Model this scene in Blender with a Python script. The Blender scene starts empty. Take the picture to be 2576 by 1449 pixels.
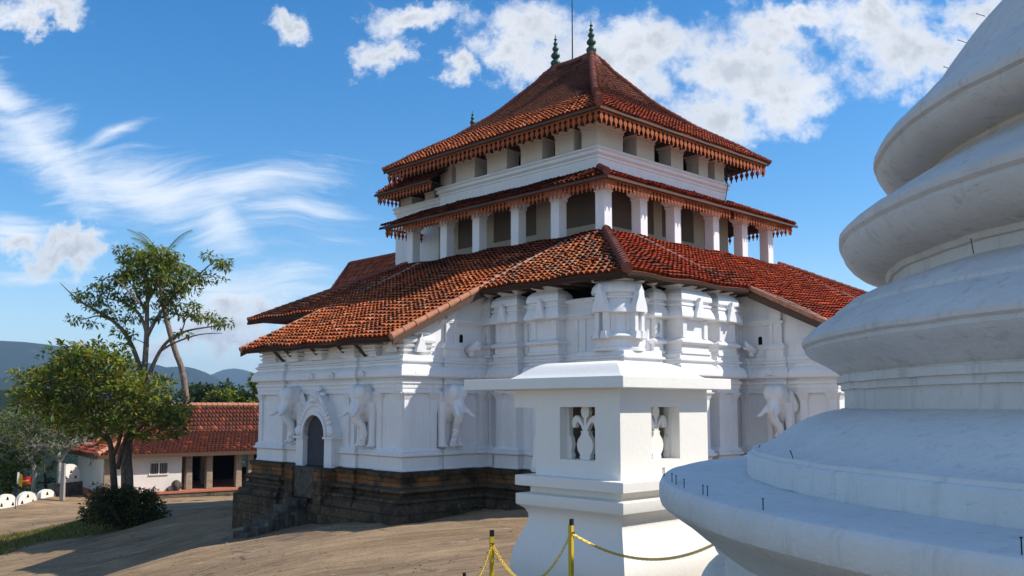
import bpy, math, random
import numpy as np
from mathutils import Vector, Matrix
random.seed(7); RNG=np.random.default_rng(11)
C=bpy.context.scene.collection
R_=math.radians
# ------------------------------------------------------------------ camera
F=2293.0; Y0=807.0; TH=R_(5.317); PH=R_(43.95); IW,IH=2576.0,1449.0
cam=bpy.data.cameras.new("camera"); co=bpy.data.objects.new("camera",cam); C.objects.link(co)
cam.sensor_width=36; cam.lens=F/IW*36; cam.shift_y=(Y0-IH/2)/IW
cam.clip_start=.1; cam.clip_end=30000
co.location=(0,0,0); co.rotation_euler=(R_(90)+TH,0,0)
bpy.context.scene.camera=co
# ------------------------------------------------------------------ light
SUN_D=44.5; SUN_E=45.0
sl=(math.sin(R_(SUN_D)),-math.cos(R_(SUN_D)))            # along (R, L)
SX=math.cos(PH)*sl[0]-math.sin(PH)*sl[1]; SY=math.sin(PH)*sl[0]+math.cos(PH)*sl[1]
sv=Vector((SX*math.cos(R_(SUN_E)),SY*math.cos(R_(SUN_E)),math.sin(R_(SUN_E))))
s=bpy.data.lights.new("sun","SUN"); s.energy=4.4; s.angle=R_(.55); s.color=(1,.94,.84)
so=bpy.data.objects.new("sun",s); C.objects.link(so); so.rotation_euler=sv.to_track_quat('Z','Y').to_euler()
sc=bpy.context.scene
sc.view_settings.view_transform='Standard'; sc.view_settings.look='None'; sc.view_settings.gamma=1
sc.view_settings.exposure=0.42
# world ------------------------------------------------------------
w=bpy.data.worlds.new("World"); sc.world=w; w.use_nodes=True
nt=w.node_tree; N=nt.nodes; LK=nt.links
for n in list(N): N.remove(n)
def nd(t,**k):
    n=N.new(t)
    for a,v in k.items(): setattr(n,a,v)
    return n
def mth(op,a,b=None,c=None,clamp=False):
    n=nd('ShaderNodeMath',operation=op); n.use_clamp=clamp
    for i,v in enumerate((a,b,c)):
        if v is None: continue
        if isinstance(v,(int,float)): n.inputs[i].default_value=v
        else: LK.new(v,n.inputs[i])
    return n.outputs[0]
tc=nd('ShaderNodeTexCoord'); sky=nd('ShaderNodeTexSky',sky_type='NISHITA')
sky.sun_disc=False; sky.sun_elevation=R_(SUN_E); sky.sun_rotation=math.atan2(SX,SY)
sky.air_density=1.0; sky.dust_density=.3; sky.ozone_density=2.2; sky.altitude=600
sep=nd('ShaderNodeSeparateXYZ'); LK.new(tc.outputs['Generated'],sep.inputs[0])
# cloud field: bearings as tangent coordinates (east/north, up/north)
yy=mth('MAXIMUM',sep.outputs[1],.08)
tu=mth('DIVIDE',sep.outputs[0],yy); tv=mth('DIVIDE',sep.outputs[2],yy)
cmb=nd('ShaderNodeCombineXYZ'); LK.new(tu,cmb.inputs[0]); LK.new(tv,cmb.inputs[1])
def noise(vec,scale,det=6,rough=.55,dist=0,dim='3D'):
    n=nd('ShaderNodeTexNoise'); n.inputs['Scale'].default_value=scale; n.inputs['Detail'].default_value=det
    n.inputs['Roughness'].default_value=rough; n.inputs['Distortion'].default_value=dist
    LK.new(vec,n.inputs['Vector']); return n
warp=noise(cmb.outputs[0],6,8,.65)
def vmath(op,a,b):
    n=nd('ShaderNodeVectorMath',operation=op)
    for i,v in enumerate((a,b)):
        if isinstance(v,(tuple,list)): n.inputs[i].default_value=v
        else: LK.new(v,n.inputs[i])
    return n.outputs[0]
wv=vmath('MULTIPLY',vmath('SUBTRACT',warp.outputs['Color'],(.5,.5,.5)),(.26,.2,0))
P2=vmath('ADD',cmb.outputs[0],wv)
def ell(P,cx,cy,rx,ry,ang=0):
    m=nd('ShaderNodeMapping',vector_type='TEXTURE'); LK.new(P,m.inputs[0])
    m.inputs['Location'].default_value=(cx,cy,0); m.inputs['Rotation'].default_value=(0,0,ang); m.inputs['Scale'].default_value=(rx,ry,1)
    ln=nd('ShaderNodeVectorMath',operation='LENGTH'); LK.new(m.outputs[0],ln.inputs[0])
    return mth('SUBTRACT',1.0,ln.outputs['Value'])
def dirpx(x,y):
    dx=x-1288; dy=y-Y0; Yv=dy*math.sin(TH)+F*math.cos(TH); Zv=-dy*math.cos(TH)+F*math.sin(TH)
    return dx/Yv,Zv/Yv
def clouds(P,lst):
    acc=None
    for (x,y,rx,ry,an) in lst:
        u,v=dirpx(x,y); e=ell(P,u,v,rx/F,ry/F,an)
        acc=e if acc is None else mth('MAXIMUM',acc,e)
    return acc
CUM=[(1330,70,200,120,0),(1500,120,260,120,0),(1660,90,190,110,0),(1290,160,150,75,0),(1600,170,170,95,0),(1130,210,75,60,0),
     (1060,30,140,60,0),(985,125,75,75,0),(770,60,85,60,0),(1880,130,190,170,0),(1960,215,190,110,0),(1790,270,180,110,0),(2010,40,110,60,0),
     (2250,130,230,150,0),(2160,60,190,100,0),(2330,190,150,110,0),(2480,50,150,110,0),(1930,60,120,90,0),(150,630,105,48,0),(60,590,130,50,0),(170,600,60,50,0),
     (560,790,140,70,0),(620,810,120,80,0),(520,860,170,70,0),(720,770,110,60,0),(200,790,40,22,0),(640,850,120,45,0),(100,20,140,45,0)]
den=clouds(P2,CUM)
fine=noise(cmb.outputs[0],26,8,.62)
den=mth('ADD',den,mth('MULTIPLY',mth('SUBTRACT',fine.outputs['Fac'],.5),1.5))
cum=nd('ShaderNodeMapRange',interpolation_type='SMOOTHSTEP'); LK.new(den,cum.inputs[0])
cum.inputs[1].default_value=-.02; cum.inputs[2].default_value=.74
# cirrus
cw=noise(cmb.outputs[0],2.2,3,.5)
P3=vmath('ADD',cmb.outputs[0],vmath('MULTIPLY',vmath('SUBTRACT',cw.outputs['Color'],(.5,.5,.5)),(.22,.16,0)))
cm=nd('ShaderNodeMapping'); LK.new(P3,cm.inputs[0]); cm.inputs['Rotation'].default_value=(0,0,R_(17)); cm.inputs['Scale'].default_value=(3.0,24,1)
cn=noise(cm.outputs[0],1.0,10,.66,.8)
CIR=[(470,480,460,95,-.22),(120,330,330,120,-.60),(620,560,130,80,-.9),(330,340,190,26,.22),(660,480,280,70,.12),(40,230,180,70,-.5),(60,560,200,50,0),(600,730,320,80,0),(80,690,180,32,-.1),(240,565,130,22,.2),(90,30,240,44,.2),(230,420,300,90,-.45),(760,540,200,30,0)]
cd=clouds(P3,CIR)
cn2=noise(vmath('MULTIPLY',cm.outputs[0],(2.6,2.2,1)),1.6,10,.7,.5)
cdd=mth('ADD',cd,mth('ADD',mth('MULTIPLY',mth('SUBTRACT',cn.outputs['Fac'],.5),2.3),mth('MULTIPLY',mth('SUBTRACT',cn2.outputs['Fac'],.5),1.0)))
cir=nd('ShaderNodeMapRange',interpolation_type='SMOOTHSTEP'); LK.new(cdd,cir.inputs[0])
cir.inputs[1].default_value=.0; cir.inputs[2].default_value=1.1; cir.inputs[4].default_value=.85
# low haze veil of thin cloud near the horizon
hz=nd('ShaderNodeMapRange',interpolation_type='SMOOTHSTEP'); LK.new(tv,hz.inputs[0])
hz.inputs[1].default_value=.22; hz.inputs[2].default_value=-.01; hz.inputs[3].default_value=0; hz.inputs[4].default_value=.42
# sky colour
# broken cloud added out of view, overhead and behind the viewer, to brighten shade
ov=noise(tc.outputs['Generated'],2.6,7,.6,.3)
ovm=nd('ShaderNodeMapRange',interpolation_type='SMOOTHSTEP'); LK.new(ov.outputs['Fac'],ovm.inputs[0]); ovm.inputs[1].default_value=.47; ovm.inputs[2].default_value=.66
up_=nd('ShaderNodeMapRange',interpolation_type='SMOOTHSTEP'); LK.new(tv,up_.inputs[0]); up_.inputs[1].default_value=.62; up_.inputs[2].default_value=1.0
bk_=nd('ShaderNodeMapRange',interpolation_type='SMOOTHSTEP'); LK.new(sep.outputs[1],bk_.inputs[0]); bk_.inputs[1].default_value=.45; bk_.inputs[2].default_value=.15
ovf=mth('MULTIPLY',ovm.outputs[0],mth('MAXIMUM',up_.outputs[0],bk_.outputs[0]))
hs=nd('ShaderNodeHueSaturation'); hs.inputs['Saturation'].default_value=1.4; hs.inputs['Value'].default_value=1.12
LK.new(sky.outputs[0],hs.inputs['Color'])
def mixc(f,a,b):
    n=nd('ShaderNodeMix',data_type='RGBA')
    if isinstance(f,(int,float)): n.inputs[0].default_value=f
    else: LK.new(f,n.inputs[0])
    for i,v in ((6,a),(7,b)):
        if isinstance(v,tuple): n.inputs[i].default_value=v+(1,)
        else: LK.new(v,n.inputs[i])
    return n.outputs[2]
SKS=.115
c1=mixc(hz.outputs[0],hs.outputs[0],(5.0,6.2,7.6))
c2=mixc(cir.outputs[0],c1,(6.6,7.0,7.5))
# cloud body shading: thin edges bright, thick middles greyer
cb=noise(P2,7,6,.6)
shd=nd('ShaderNodeMapRange'); LK.new(mth('ADD',den,mth('MULTIPLY',cb.outputs['Fac'],.9)),shd.inputs[0]); shd.inputs[1].default_value=.55; shd.inputs[2].default_value=1.5
cc=mixc(shd.outputs[0],(7.5,7.5,7.6),(3.9,4.2,4.7))
c3=mixc(cum.outputs[0],c2,cc)
c3=mixc(ovf,c3,(4.2,4.8,5.7))
bg=nd('ShaderNodeBackground'); LK.new(c3,bg.inputs[0]); bg.inputs[1].default_value=SKS
wo=nd('ShaderNodeOutputWorld'); LK.new(bg.outputs[0],wo.inputs[0])
w.cycles.sampling_method='MANUAL'; w.cycles.sample_map_resolution=1024

# ------------------------------------------------------------------ helpers
class MB:
    def __init__(s): s.g=[]; s.v=[]; s.f=[]; s.c=[]; s.col=(1,1,1); s.m=[]; s.mi=0
    def add(s,vs,fs):
        n=len(s.v); s.g.append(n); s.v+= [tuple(map(float,v)) for v in vs]; s.f+=[tuple(i+n for i in f) for f in fs]; s.c+=[s.col]*len(vs); s.m+=[s.mi]*len(fs)
    def box(s,x0,x1,y0,y1,z0,z1):
        if x0>x1:x0,x1=x1,x0
        if y0>y1:y0,y1=y1,y0
        s.add([(x0,y0,z0),(x1,y0,z0),(x1,y1,z0),(x0,y1,z0),(x0,y0,z1),(x1,y0,z1),(x1,y1,z1),(x0,y1,z1)],
              [(0,3,2,1),(4,5,6,7),(0,1,5,4),(1,2,6,5),(2,3,7,6),(3,0,4,7)])
    def frus(s,x0,x1,y0,y1,z0,z1,o0,o1):
        vs=[]
        for z,o in ((z0,o0),(z1,o1)): vs+=[(x0-o,y0-o,z),(x1+o,y0-o,z),(x1+o,y1+o,z),(x0-o,y1+o,z)]
        s.add(vs,[(0,3,2,1),(4,5,6,7),(0,1,5,4),(1,2,6,5),(2,3,7,6),(3,0,4,7)])
    def tube(s,pts,rad,seg=8,cap=True):
        pts=[Vector(p) for p in pts]; n=len(pts); vs=[];fs=[]
        up=None
        for i,p in enumerate(pts):
            t=(pts[min(i+1,n-1)]-pts[max(i-1,0)]).normalized()
            if up is None:
                up=Vector((0,0,1)) if abs(t.z)<.9 else Vector((1,0,0))
            a=(up-t*up.dot(t)).normalized(); b=t.cross(a); up=a
            r=rad[i] if hasattr(rad,'__len__') else rad
            for k in range(seg):
                an=2*math.pi*k/seg; vs.append(p+a*(math.cos(an)*r)+b*(math.sin(an)*r))
        for i in range(n-1):
            for k in range(seg):
                k2=(k+1)%seg; fs.append((i*seg+k,i*seg+k2,(i+1)*seg+k2,(i+1)*seg+k))
        if cap: fs.append(tuple(range(seg))[::-1]); fs.append(tuple((n-1)*seg+k for k in range(seg)))
        s.add(vs,fs)
    def lathe(s,prof,c=(0,0),seg=24,a0=0,a1=2*math.pi):
        full=abs(a1-a0-2*math.pi)<1e-6; m=seg if full else seg+1; vs=[];fs=[]
        for r,z in prof:
            for k in range(m):
                a=a0+(a1-a0)*k/seg; vs.append((c[0]+r*math.cos(a),c[1]+r*math.sin(a),z))
        for i in range(len(prof)-1):
            for k in range(seg):
                k2=(k+1)%m; fs.append((i*m+k,i*m+k2,(i+1)*m+k2,(i+1)*m+k))
        s.add(vs,fs)
    def ellipsoid(s,c,r,seg=14,rings=9,rot=None):
        vs=[];fs=[]
        for i in range(rings+1):
            ph=math.pi*i/rings
            for k in range(seg):
                a=2*math.pi*k/seg; p=Vector((r[0]*math.sin(ph)*math.cos(a),r[1]*math.sin(ph)*math.sin(a),r[2]*math.cos(ph)))
                if rot: p=rot@p
                vs.append(p+Vector(c))
        for i in range(rings):
            for k in range(seg):
                k2=(k+1)%seg; fs.append((i*seg+k,(i+1)*seg+k,(i+1)*seg+k2,i*seg+k2))
        s.add(vs,fs)
    def prism(s,poly,axis,t0,t1,mp=None):
        """poly in 2D (u,z); axis 'a' -> thickness along a (x), u=y ; 'b' -> thickness along y, u=x"""
        n=len(poly); vs=[]
        for t in (t0,t1):
            for u,z in poly: vs.append((t,u,z) if axis=='a' else (u,t,z))
        fs=[tuple(range(n)),tuple(range(2*n-1,n-1,-1))]+[(i,i+n,(i+1)%n+n,(i+1)%n) for i in range(n)]
        if mp: vs=[mp(v) for v in vs]
        s.add(vs,fs)
    def build(s,name,mat,parent=None,smooth=False,zoff=0,fix=False):
        me=bpy.data.meshes.new(name)
        v=[(x,y,z-zoff) for x,y,z in s.v] if zoff else s.v
        me.from_pydata(v,[],s.f)
        for mm in (mat if isinstance(mat,(list,tuple)) else [mat]): me.materials.append(mm)
        if any(s.m): me.polygons.foreach_set('material_index',s.m)
        if any(c!=(1,1,1) for c in s.c):
            at=me.color_attributes.new('Col','FLOAT_COLOR','POINT')
            at.data.foreach_set('color',np.array([(c[0],c[1],c[2],1) for c in s.c],dtype=np.float32).ravel())
        if smooth: me.polygons.foreach_set('use_smooth',[True]*len(me.polygons))
        me.update()
        if fix:
            import bmesh
            bm=bmesh.new(); bm.from_mesh(me); bmesh.ops.recalc_face_normals(bm,faces=bm.faces); bm.to_mesh(me); bm.free()
        o=bpy.data.objects.new(name,me); C.objects.link(o)
        if parent: o.parent=parent
        return o
def tag(o,label=None,cat=None,group=None,kind=None):
    if label:o['label']=label
    if cat:o['category']=cat
    if group:o['group']=group
    if kind:o['kind']=kind
    return o
def empty(name,loc=(0,0,0),rz=0,label=None,cat=None,group=None):
    o=bpy.data.objects.new(name,None); C.objects.link(o); o.location=loc; o.rotation_euler=(0,0,rz); o.empty_display_size=.3
    return tag(o,label,cat,group)
def autosm(o,ang=35):
    me=o.data; me.polygons.foreach_set('use_smooth',[True]*len(me.polygons))
    try: me.set_sharp_from_angle(angle=R_(ang))
    except Exception: pass
    return o
def bevel(o,wd=.02,seg=2,ang=40):
    m=o.modifiers.new('bevel','BEVEL'); m.width=wd; m.segments=seg; m.limit_method='ANGLE'; m.angle_limit=R_(ang); return o
def at(px,py,Y):
    dx=px-1288; dy=py-Y0; v=Vector((dx,dy*math.sin(TH)+F*math.cos(TH),-dy*math.cos(TH)+F*math.sin(TH))); return v*(Y/v.y)
def atz(px,py,z):
    dx=px-1288; dy=py-Y0; v=Vector((dx,dy*math.sin(TH)+F*math.cos(TH),-dy*math.cos(TH)+F*math.sin(TH))); return v*(z/v.z)

# ------------------------------------------------------------------ materials
def mat(name,base,rough=.85,spec=.25,nodes=None,bump=None,attr=False,metal=0):
    m=bpy.data.materials.new(name); m.use_nodes=True; t=m.node_tree; b=t.nodes['Principled BSDF']
    b.inputs['Base Color'].default_value=(*base,1); b.inputs['Roughness'].default_value=rough
    b.inputs['Specular IOR Level'].default_value=spec; b.inputs['Metallic'].default_value=metal
    return m,t,b
class NT:
    def __init__(s,t): s.t=t; s.n=t.nodes; s.l=t.links
    def node(s,ty,ins=None,**k):
        n=s.n.new(ty)
        for a,v in k.items(): setattr(n,a,v)
        for i,v in (ins or {}).items():
            if isinstance(v,bpy.types.NodeSocket): s.l.new(v,n.inputs[i])
            else: n.inputs[i].default_value=v
        return n
    def coord(s,sc=(1,1,1),rot=(0,0,0),which='Object'):
        c=s.node('ShaderNodeTexCoord'); m=s.node('ShaderNodeMapping',{0:c.outputs[which],'Scale':sc,'Rotation':rot}); return m.outputs[0]
    def noise(s,vec,sc,det=5,ro=.55,di=0): return s.node('ShaderNodeTexNoise',{'Vector':vec,'Scale':sc,'Detail':det,'Roughness':ro,'Distortion':di}).outputs['Fac']
    def ramp(s,f,stops):
        n=s.node('ShaderNodeValToRGB',{0:f}); e=n.color_ramp.elements
        while len(e)<len(stops): e.new(.5)
        for x,(p,c) in zip(e,stops): x.position=p; x.color=(*c,1) if len(c)==3 else c
        return n.outputs[0]
    def mix(s,f,a,b,bt='MIX'):
        n=s.node('ShaderNodeMix',data_type='RGBA',blend_type=bt)
        for i,v in ((0,f),(6,a),(7,b)):
            if isinstance(v,bpy.types.NodeSocket): s.l.new(v,n.inputs[i])
            else: n.inputs[i].default_value=v if i==0 else (*v,1)
        return n.outputs[2]
    def math(s,op,a,b=0,c=0):
        return s.node('ShaderNodeMath',{0:a,1:b,2:c},operation=op).outputs[0]
    def rng(s,f,a,b,c=0,d=1): return s.node('ShaderNodeMapRange',{0:f,1:a,2:b,3:c,4:d}).outputs[0]
    def bump(s,h,st,dist,bs,normal=None):
        n=s.node('ShaderNodeBump',{'Height':h,'Strength':st,'Distance':dist})
        if normal: s.l.new(normal,n.inputs['Normal'])
        s.l.new(n.outputs[0],bs.inputs['Normal']); return n.outputs[0]
def whitewash(name,base=(.79,.79,.80),dirt=(.50,.48,.45),amt=.35,bs=.010,sc=1.0,grime=0):
    m,t,b=mat(name,base,.8,.15); q=NT(t); v=q.coord()
    n1=q.noise(v,.9*sc,6,.62); n2=q.noise(v,14*sc,6,.65); st=q.noise(q.coord((5*sc,5*sc,.55*sc)),1.6,5,.6)
    c=q.mix(q.rng(n1,.35,.8,0,.5*amt),base,dirt)
    c=q.mix(q.rng(st,.56,.82,0,amt),c,dirt)
    c=q.mix(q.rng(n2,.62,.8,0,.5*amt),c,(dirt[0]*.6,dirt[1]*.6,dirt[2]*.6))
    if grime:
        # streaky weather marks and mould freckles
        g=q.noise(q.coord((1.2,1.2,7)),2.2,7,.7); c=q.mix(q.rng(g,.6,.78,0,grime),c,(.30,.27,.22))
        g2=q.noise(v,38,3,.6); c=q.mix(q.rng(g2,.7,.76,0,grime*.8),c,(.12,.11,.10))
    t.links.new(c,b.inputs['Base Color'])
    h=q.math('ADD',q.noise(v,9*sc,8,.6),q.math('MULTIPLY',q.noise(v,60*sc,4,.6),.35)); q.bump(h,.7,bs,b); return m
M={}
M['white']=whitewash('whitewash_wall',amt=.5)
M['stupa']=whitewash('whitewash_stupa',(.80,.775,.74),(.40,.38,.35),.55,.03,1.0,.6)
M['rings']=whitewash('whitewash_weathered',(.74,.695,.65),(.30,.26,.22),.6,.03,1.0,.8)
M['kiosk']=whitewash('whitewash_shrine',(.84,.81,.76),(.6,.57,.5),.22,.006,1.6,.06)
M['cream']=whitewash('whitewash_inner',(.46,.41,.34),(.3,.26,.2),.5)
M['stub']=whitewash('whitewash_stub',(.66,.60,.54),(.45,.38,.3),.45)
def stone(name,dark=(.035,.031,.027),mid=(.11,.095,.075),tan=(.30,.125,.04),tanz=None,blocks=True):
    m,t,b=mat(name,mid,.9,.2); q=NT(t); v=q.coord()
    n1=q.noise(v,.8,7,.65); n2=q.noise(v,5,8,.7); n3=q.noise(v,22,5,.7)
    c=q.ramp(n1,[(.32,dark),(.5,mid),(.68,dark)])
    c=q.mix(q.rng(n2,.5,.75,0,.75),c,(dark[0]*.5,dark[1]*.5,dark[2]*.5))
    c=q.mix(q.rng(q.noise(v,3.1,8,.75),.58,.68,0,.7),c,(.34,.31,.26))
    if tanz:
        sp=q.node('ShaderNodeSeparateXYZ',{0:v}); z=sp.outputs[2]
        band=q.math('MULTIPLY',q.rng(z,tanz[0],tanz[0]+.03),q.rng(z,tanz[1],tanz[1]-.03))
        f=q.math('MULTIPLY',band,q.rng(q.noise(v,.75,3,.5),.38,.5,0,.95))
        f=q.math('MULTIPLY',f,q.rng(n2,.3,.6,.5,1))
        c=q.mix(f,c,tan)
    h=q.math('ADD',q.math('MULTIPLY',n3,.4),n2)
    if blocks:
        br=q.node('ShaderNodeTexBrick',{'Vector':q.node('ShaderNodeCombineXYZ',{0:q.math('ADD',q.node('ShaderNodeSeparateXYZ',{0:v}).outputs[0],q.node('ShaderNodeSeparateXYZ',{0:v}).outputs[1]),1:q.node('ShaderNodeSeparateXYZ',{0:v}).outputs[2]}).outputs[0],'Scale':1,'Mortar Size':.012,'Brick Width':.95,'Row Height':.38,'Color1':(1,1,1,1),'Color2':(.7,.7,.7,1),'Mortar':(.12,.12,.12,1)})
        c=q.mix(.8,c,br.outputs[0],'MULTIPLY'); h=q.math('SUBTRACT',h,q.math('MULTIPLY',br.outputs['Fac'],1.2))
    t.links.new(c,b.inputs['Base Color']); q.bump(h,.9,.05,b); return m
M['stone']=stone('dark_plinth_stone',dark=(.034,.024,.015),mid=(.12,.082,.048),tanz=(1.34,1.72))
M['stone2']=stone('rough_stone',dark=(.06,.05,.04),mid=(.19,.15,.11),blocks=True)
M['step']=stone('step_stone',blocks=False)
M['pillar_stone']=stone('pillar_stone',dark=(.22,.17,.12),mid=(.38,.30,.22),blocks=False)
def tile(name,mult=(1,1,1),moss=.18):
    m,t,b=mat(name,(.4,.12,.05),.85,.2); q=NT(t); v=q.coord()
    a=q.node('ShaderNodeAttribute',attribute_name='Col').outputs['Color']
    n=q.noise(v,1.1,7,.65); n2=q.noise(v,7,6,.65)
    c=q.mix(1,a,mult,'MULTIPLY')
    c=q.mix(q.rng(n,.45,.75,0,moss),c,(.07,.045,.03)); c=q.mix(q.rng(n2,.48,.78,0,.42),c,(.12,.045,.02))
    t.links.new(c,b.inputs['Base Color']); q.bump(q.noise(v,30,4,.6),.5,.01,b); return m
M['tile']=tile('clay_tile_orange'); M['tile_dark']=tile('clay_tile_weathered',(.8,.72,.7),.6)
M['underlay']=mat('roof_underside',(.045,.028,.02),.95,.1)[0]
M['channel']=mat('roof_channel_tiles',(.19,.055,.028),.9,.1)[0]
def simple(name,base,rough=.8,spec=.3,var=.35,sc=6,metal=0,bd=.004):
    m,t,b=mat(name,base,rough,spec,metal=metal); q=NT(t); v=q.coord()
    n=q.noise(v,sc,6,.6); c=q.mix(q.rng(n,.35,.7,0,var),base,(base[0]*.45,base[1]*.45,base[2]*.45)); t.links.new(c,b.inputs['Base Color'])
    q.bump(n,.5,bd,b); return m
M['wood']=simple('dark_timber',(.10,.06,.04)); M['valance']=simple('painted_valance',(.36,.088,.022),.75,.25,.55,5)
M['cap']=simple('ridge_cap_clay',(.22,.075,.055),.9,.2,.6,4,bd=.02); M['mortar']=simple('mortar_line',(.50,.42,.36),.9,.1,.5,8)
M['edge']=simple('verge_tile',(.50,.22,.13),.85,.2,.5,5)
M['finial']=simple('green_copper',(.03,.075,.055),.45,.5,.5,10,.4); M['iron']=simple('dark_iron',(.03,.028,.026),.6,.5,.3,20,.7)
M['dark']=mat('interior_shade',(.012,.011,.012),1,0)[0]  # near-black colour stands in for shade in openings and rooms
M['recess_shade']=simple('shade_brown',(.14,.105,.082)); M['doorgrey']=simple('doorway_dark',(.055,.06,.075))  # dark tones stand in for shade in gallery bays, shrine and doorway
M['yellow']=simple('yellow_paint',(.72,.48,.02),.45,.5,.2,12); M['chain']=simple('brass_yellow_chain',(.85,.58,.06),.4,.6,.2,30,.25)
M['concrete']=simple('concrete',(.33,.31,.28)); M['redpaint']=simple('red_painted_ledge',(.48,.17,.10))
M['red']=simple('flag_red',(.6,.02,.03)); M['fy']=simple('flag_yellow',(.75,.5,.02)); M['fw']=simple('flag_white',(.8,.8,.8))
M['jar']=simple('clay_jar',(.22,.06,.03))
def leafm(name,base,trans=.35,var=.5):
    m,t,b=mat(name,base,.55,.35); q=NT(t)
    a=q.node('ShaderNodeAttribute',attribute_name='Col').outputs['Color']
    c=q.mix(1,a,base,'MULTIPLY'); t.links.new(c,b.inputs['Base Color'])
    tr=q.node('ShaderNodeBsdfTranslucent',{0:q.mix(1,c,(1.5,1.5,.6),'MULTIPLY')})
    mx=q.node('ShaderNodeMixShader',{0:trans,1:b.outputs[0],2:tr.outputs[0]})
    t.links.new(mx.outputs[0],t.nodes['Material Output'].inputs[0]); return m
M['leaf']=leafm('leaf',(1,1,1)); 
def bark(name,base,pale):
    m,t,b=mat(name,base,.9,.1); q=NT(t); n=q.noise(q.coord((1,1,.35)),7,7,.7); t.links.new(q.ramp(n,[(.35,base),(.65,pale)]),b.inputs['Base Color']); q.bump(n,.8,.03,b); return m
M['bark']=bark('bark',(.05,.035,.025),(.16,.11,.075)); M['barkgrey']=bark('pale_bark',(.24,.21,.18),(.50,.46,.41)); M['barktall']=bark('tall_bark',(.10,.07,.05),(.28,.22,.17)); M['barkred']=bark('tan_bark',(.10,.07,.05),(.30,.23,.18))

# ------------------------------------------------------------------ ground
def _cp(x,y,Y): p=at(x,y,Y); return (p.x,p.y,p.z)
CP=[(-.5,4,-1.8),(1.5,13,-2.66),(3.2,14.5,-2.66),(9,9,-2.6),(20,12,-2.6),(12,30,-4),(25,45,-4.5),(40,60,-6),(0,85,-8.2),(-15,95,-9),(-50,88,-9.6),(-55,62,-8.6),(-50,40,-8.2),(-35,15,-6.5),(-14,2,-3.6),(5,-12,-1.9),(-25,-10,-5),(30,-10,-2.5),(30,90,-8)]
CP+=[_cp(*q_) for q_ in ((1290,1449,17.5),(1200,1449,19.5),(1100,1449,21),(900,1449,24),(600,1449,29),(300,1449,37),(0,1449,43),(292,1424,41),(125,1375,52),(490,1385,35),(615,1364,36),(833,1346,32),(700,1400,30),
  (1014,1316,35.3),(625,1326,43),(1300,1283,36),(1240,1268,38.6),(820,1320,37.5),(400,1310,50),(100,1345,56),(0,1370,56),(210,1325,56),(100,1300,66),(550,1272,66),(640,1262,68),(262,1258,75.5),(120,1250,74),(450,1255,78),(70,1275,71),(320,1325,54))]
cp=np.array(CP)
def _k(r): return r*r*np.log(r+1e-9)
def rbf_fit(c):
    n=len(c); A=np.zeros((n+3,n+3)); d=np.hypot(c[:,None,0]-c[None,:,0],c[:,None,1]-c[None,:,1]); A[:n,:n]=_k(d)+np.eye(n)*.8
    A[:n,n]=1;A[:n,n+1]=c[:,0];A[:n,n+2]=c[:,1];A[n:,:n]=A[:n,n:].T
    return np.linalg.solve(A,np.r_[c[:,2],0,0,0])
RW=rbf_fit(cp)
def vnoise(x,y,seed=0):
    xi=np.floor(x).astype(int); yi=np.floor(y).astype(int); fx=x-xi; fy=y-yi; fx=fx*fx*(3-2*fx); fy=fy*fy*(3-2*fy)
    def h(a,b):
        n=(a*374761393+b*668265263+seed*974711)&0x7fffffff; n=((n^(n>>13))*1274126177)&0x7fffffff; return ((n^(n>>16))&0xffff)/65535.
    return (h(xi,yi)*(1-fx)+h(xi+1,yi)*fx)*(1-fy)+(h(xi,yi+1)*(1-fx)+h(xi+1,yi+1)*fx)*fy
def fbm(x,y,o=4,seed=0):
    s=0;a=1;t=0
    for i in range(o): s=s+a*(vnoise(x*2**i,y*2**i,seed+i)-.5); t+=a; a*=.5
    return s/t
def ground(x,y,rock=True):
    x=np.asarray(x,float); y=np.asarray(y,float)
    d=np.hypot(x[...,None]-cp[:,0],y[...,None]-cp[:,1])
    z=_k(d)@RW[:len(cp)]+RW[-3]+RW[-2]*x+RW[-1]*y
    out=np.clip((np.hypot((x+4)/1.0,(y-38)/1.15)-46)/60,0,1); out=out*out*(3-2*out)
    z=z*(1-out)+(-7.5)*out
    far=np.clip((np.hypot(x+4,(y-35))-66)/500,0,1); z=z-np.power(far,.8)*140
    # rock folds: long shallow ridges running obliquely
    u=x*.92+y*.39; v=-x*.39+y*.92; wr=(1-out)
    z=z+wr*(.30*fbm(u*.05,v*.16,3,5)+.24*fbm(u*.16,v*.55,3,9)+.11*fbm(u*.5,v*1.7,4,15))
    return z
def gz(x,y): return float(ground(np.array([x]),np.array([y]))[0])
def grid(name,xs,ys,fn,material,kind,smooth=True):
    X,Y=np.meshgrid(xs,ys); Z=fn(X,Y); n,m_=X.shape
    v=np.stack([X,Y,Z],-1).reshape(-1,3); me=bpy.data.meshes.new(name)
    i=np.arange(n*m_).reshape(n,m_); f=np.stack([i[:-1,:-1],i[:-1,1:],i[1:,1:],i[1:,:-1]],-1).reshape(-1,4)
    me.from_pydata(v.tolist(),[],f.tolist()); me.materials.append(material); me.polygons.foreach_set('use_smooth',[True]*len(me.polygons)); me.update()
    o=bpy.data.objects.new(name,me); C.objects.link(o); tag(o,kind=kind); return o
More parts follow.
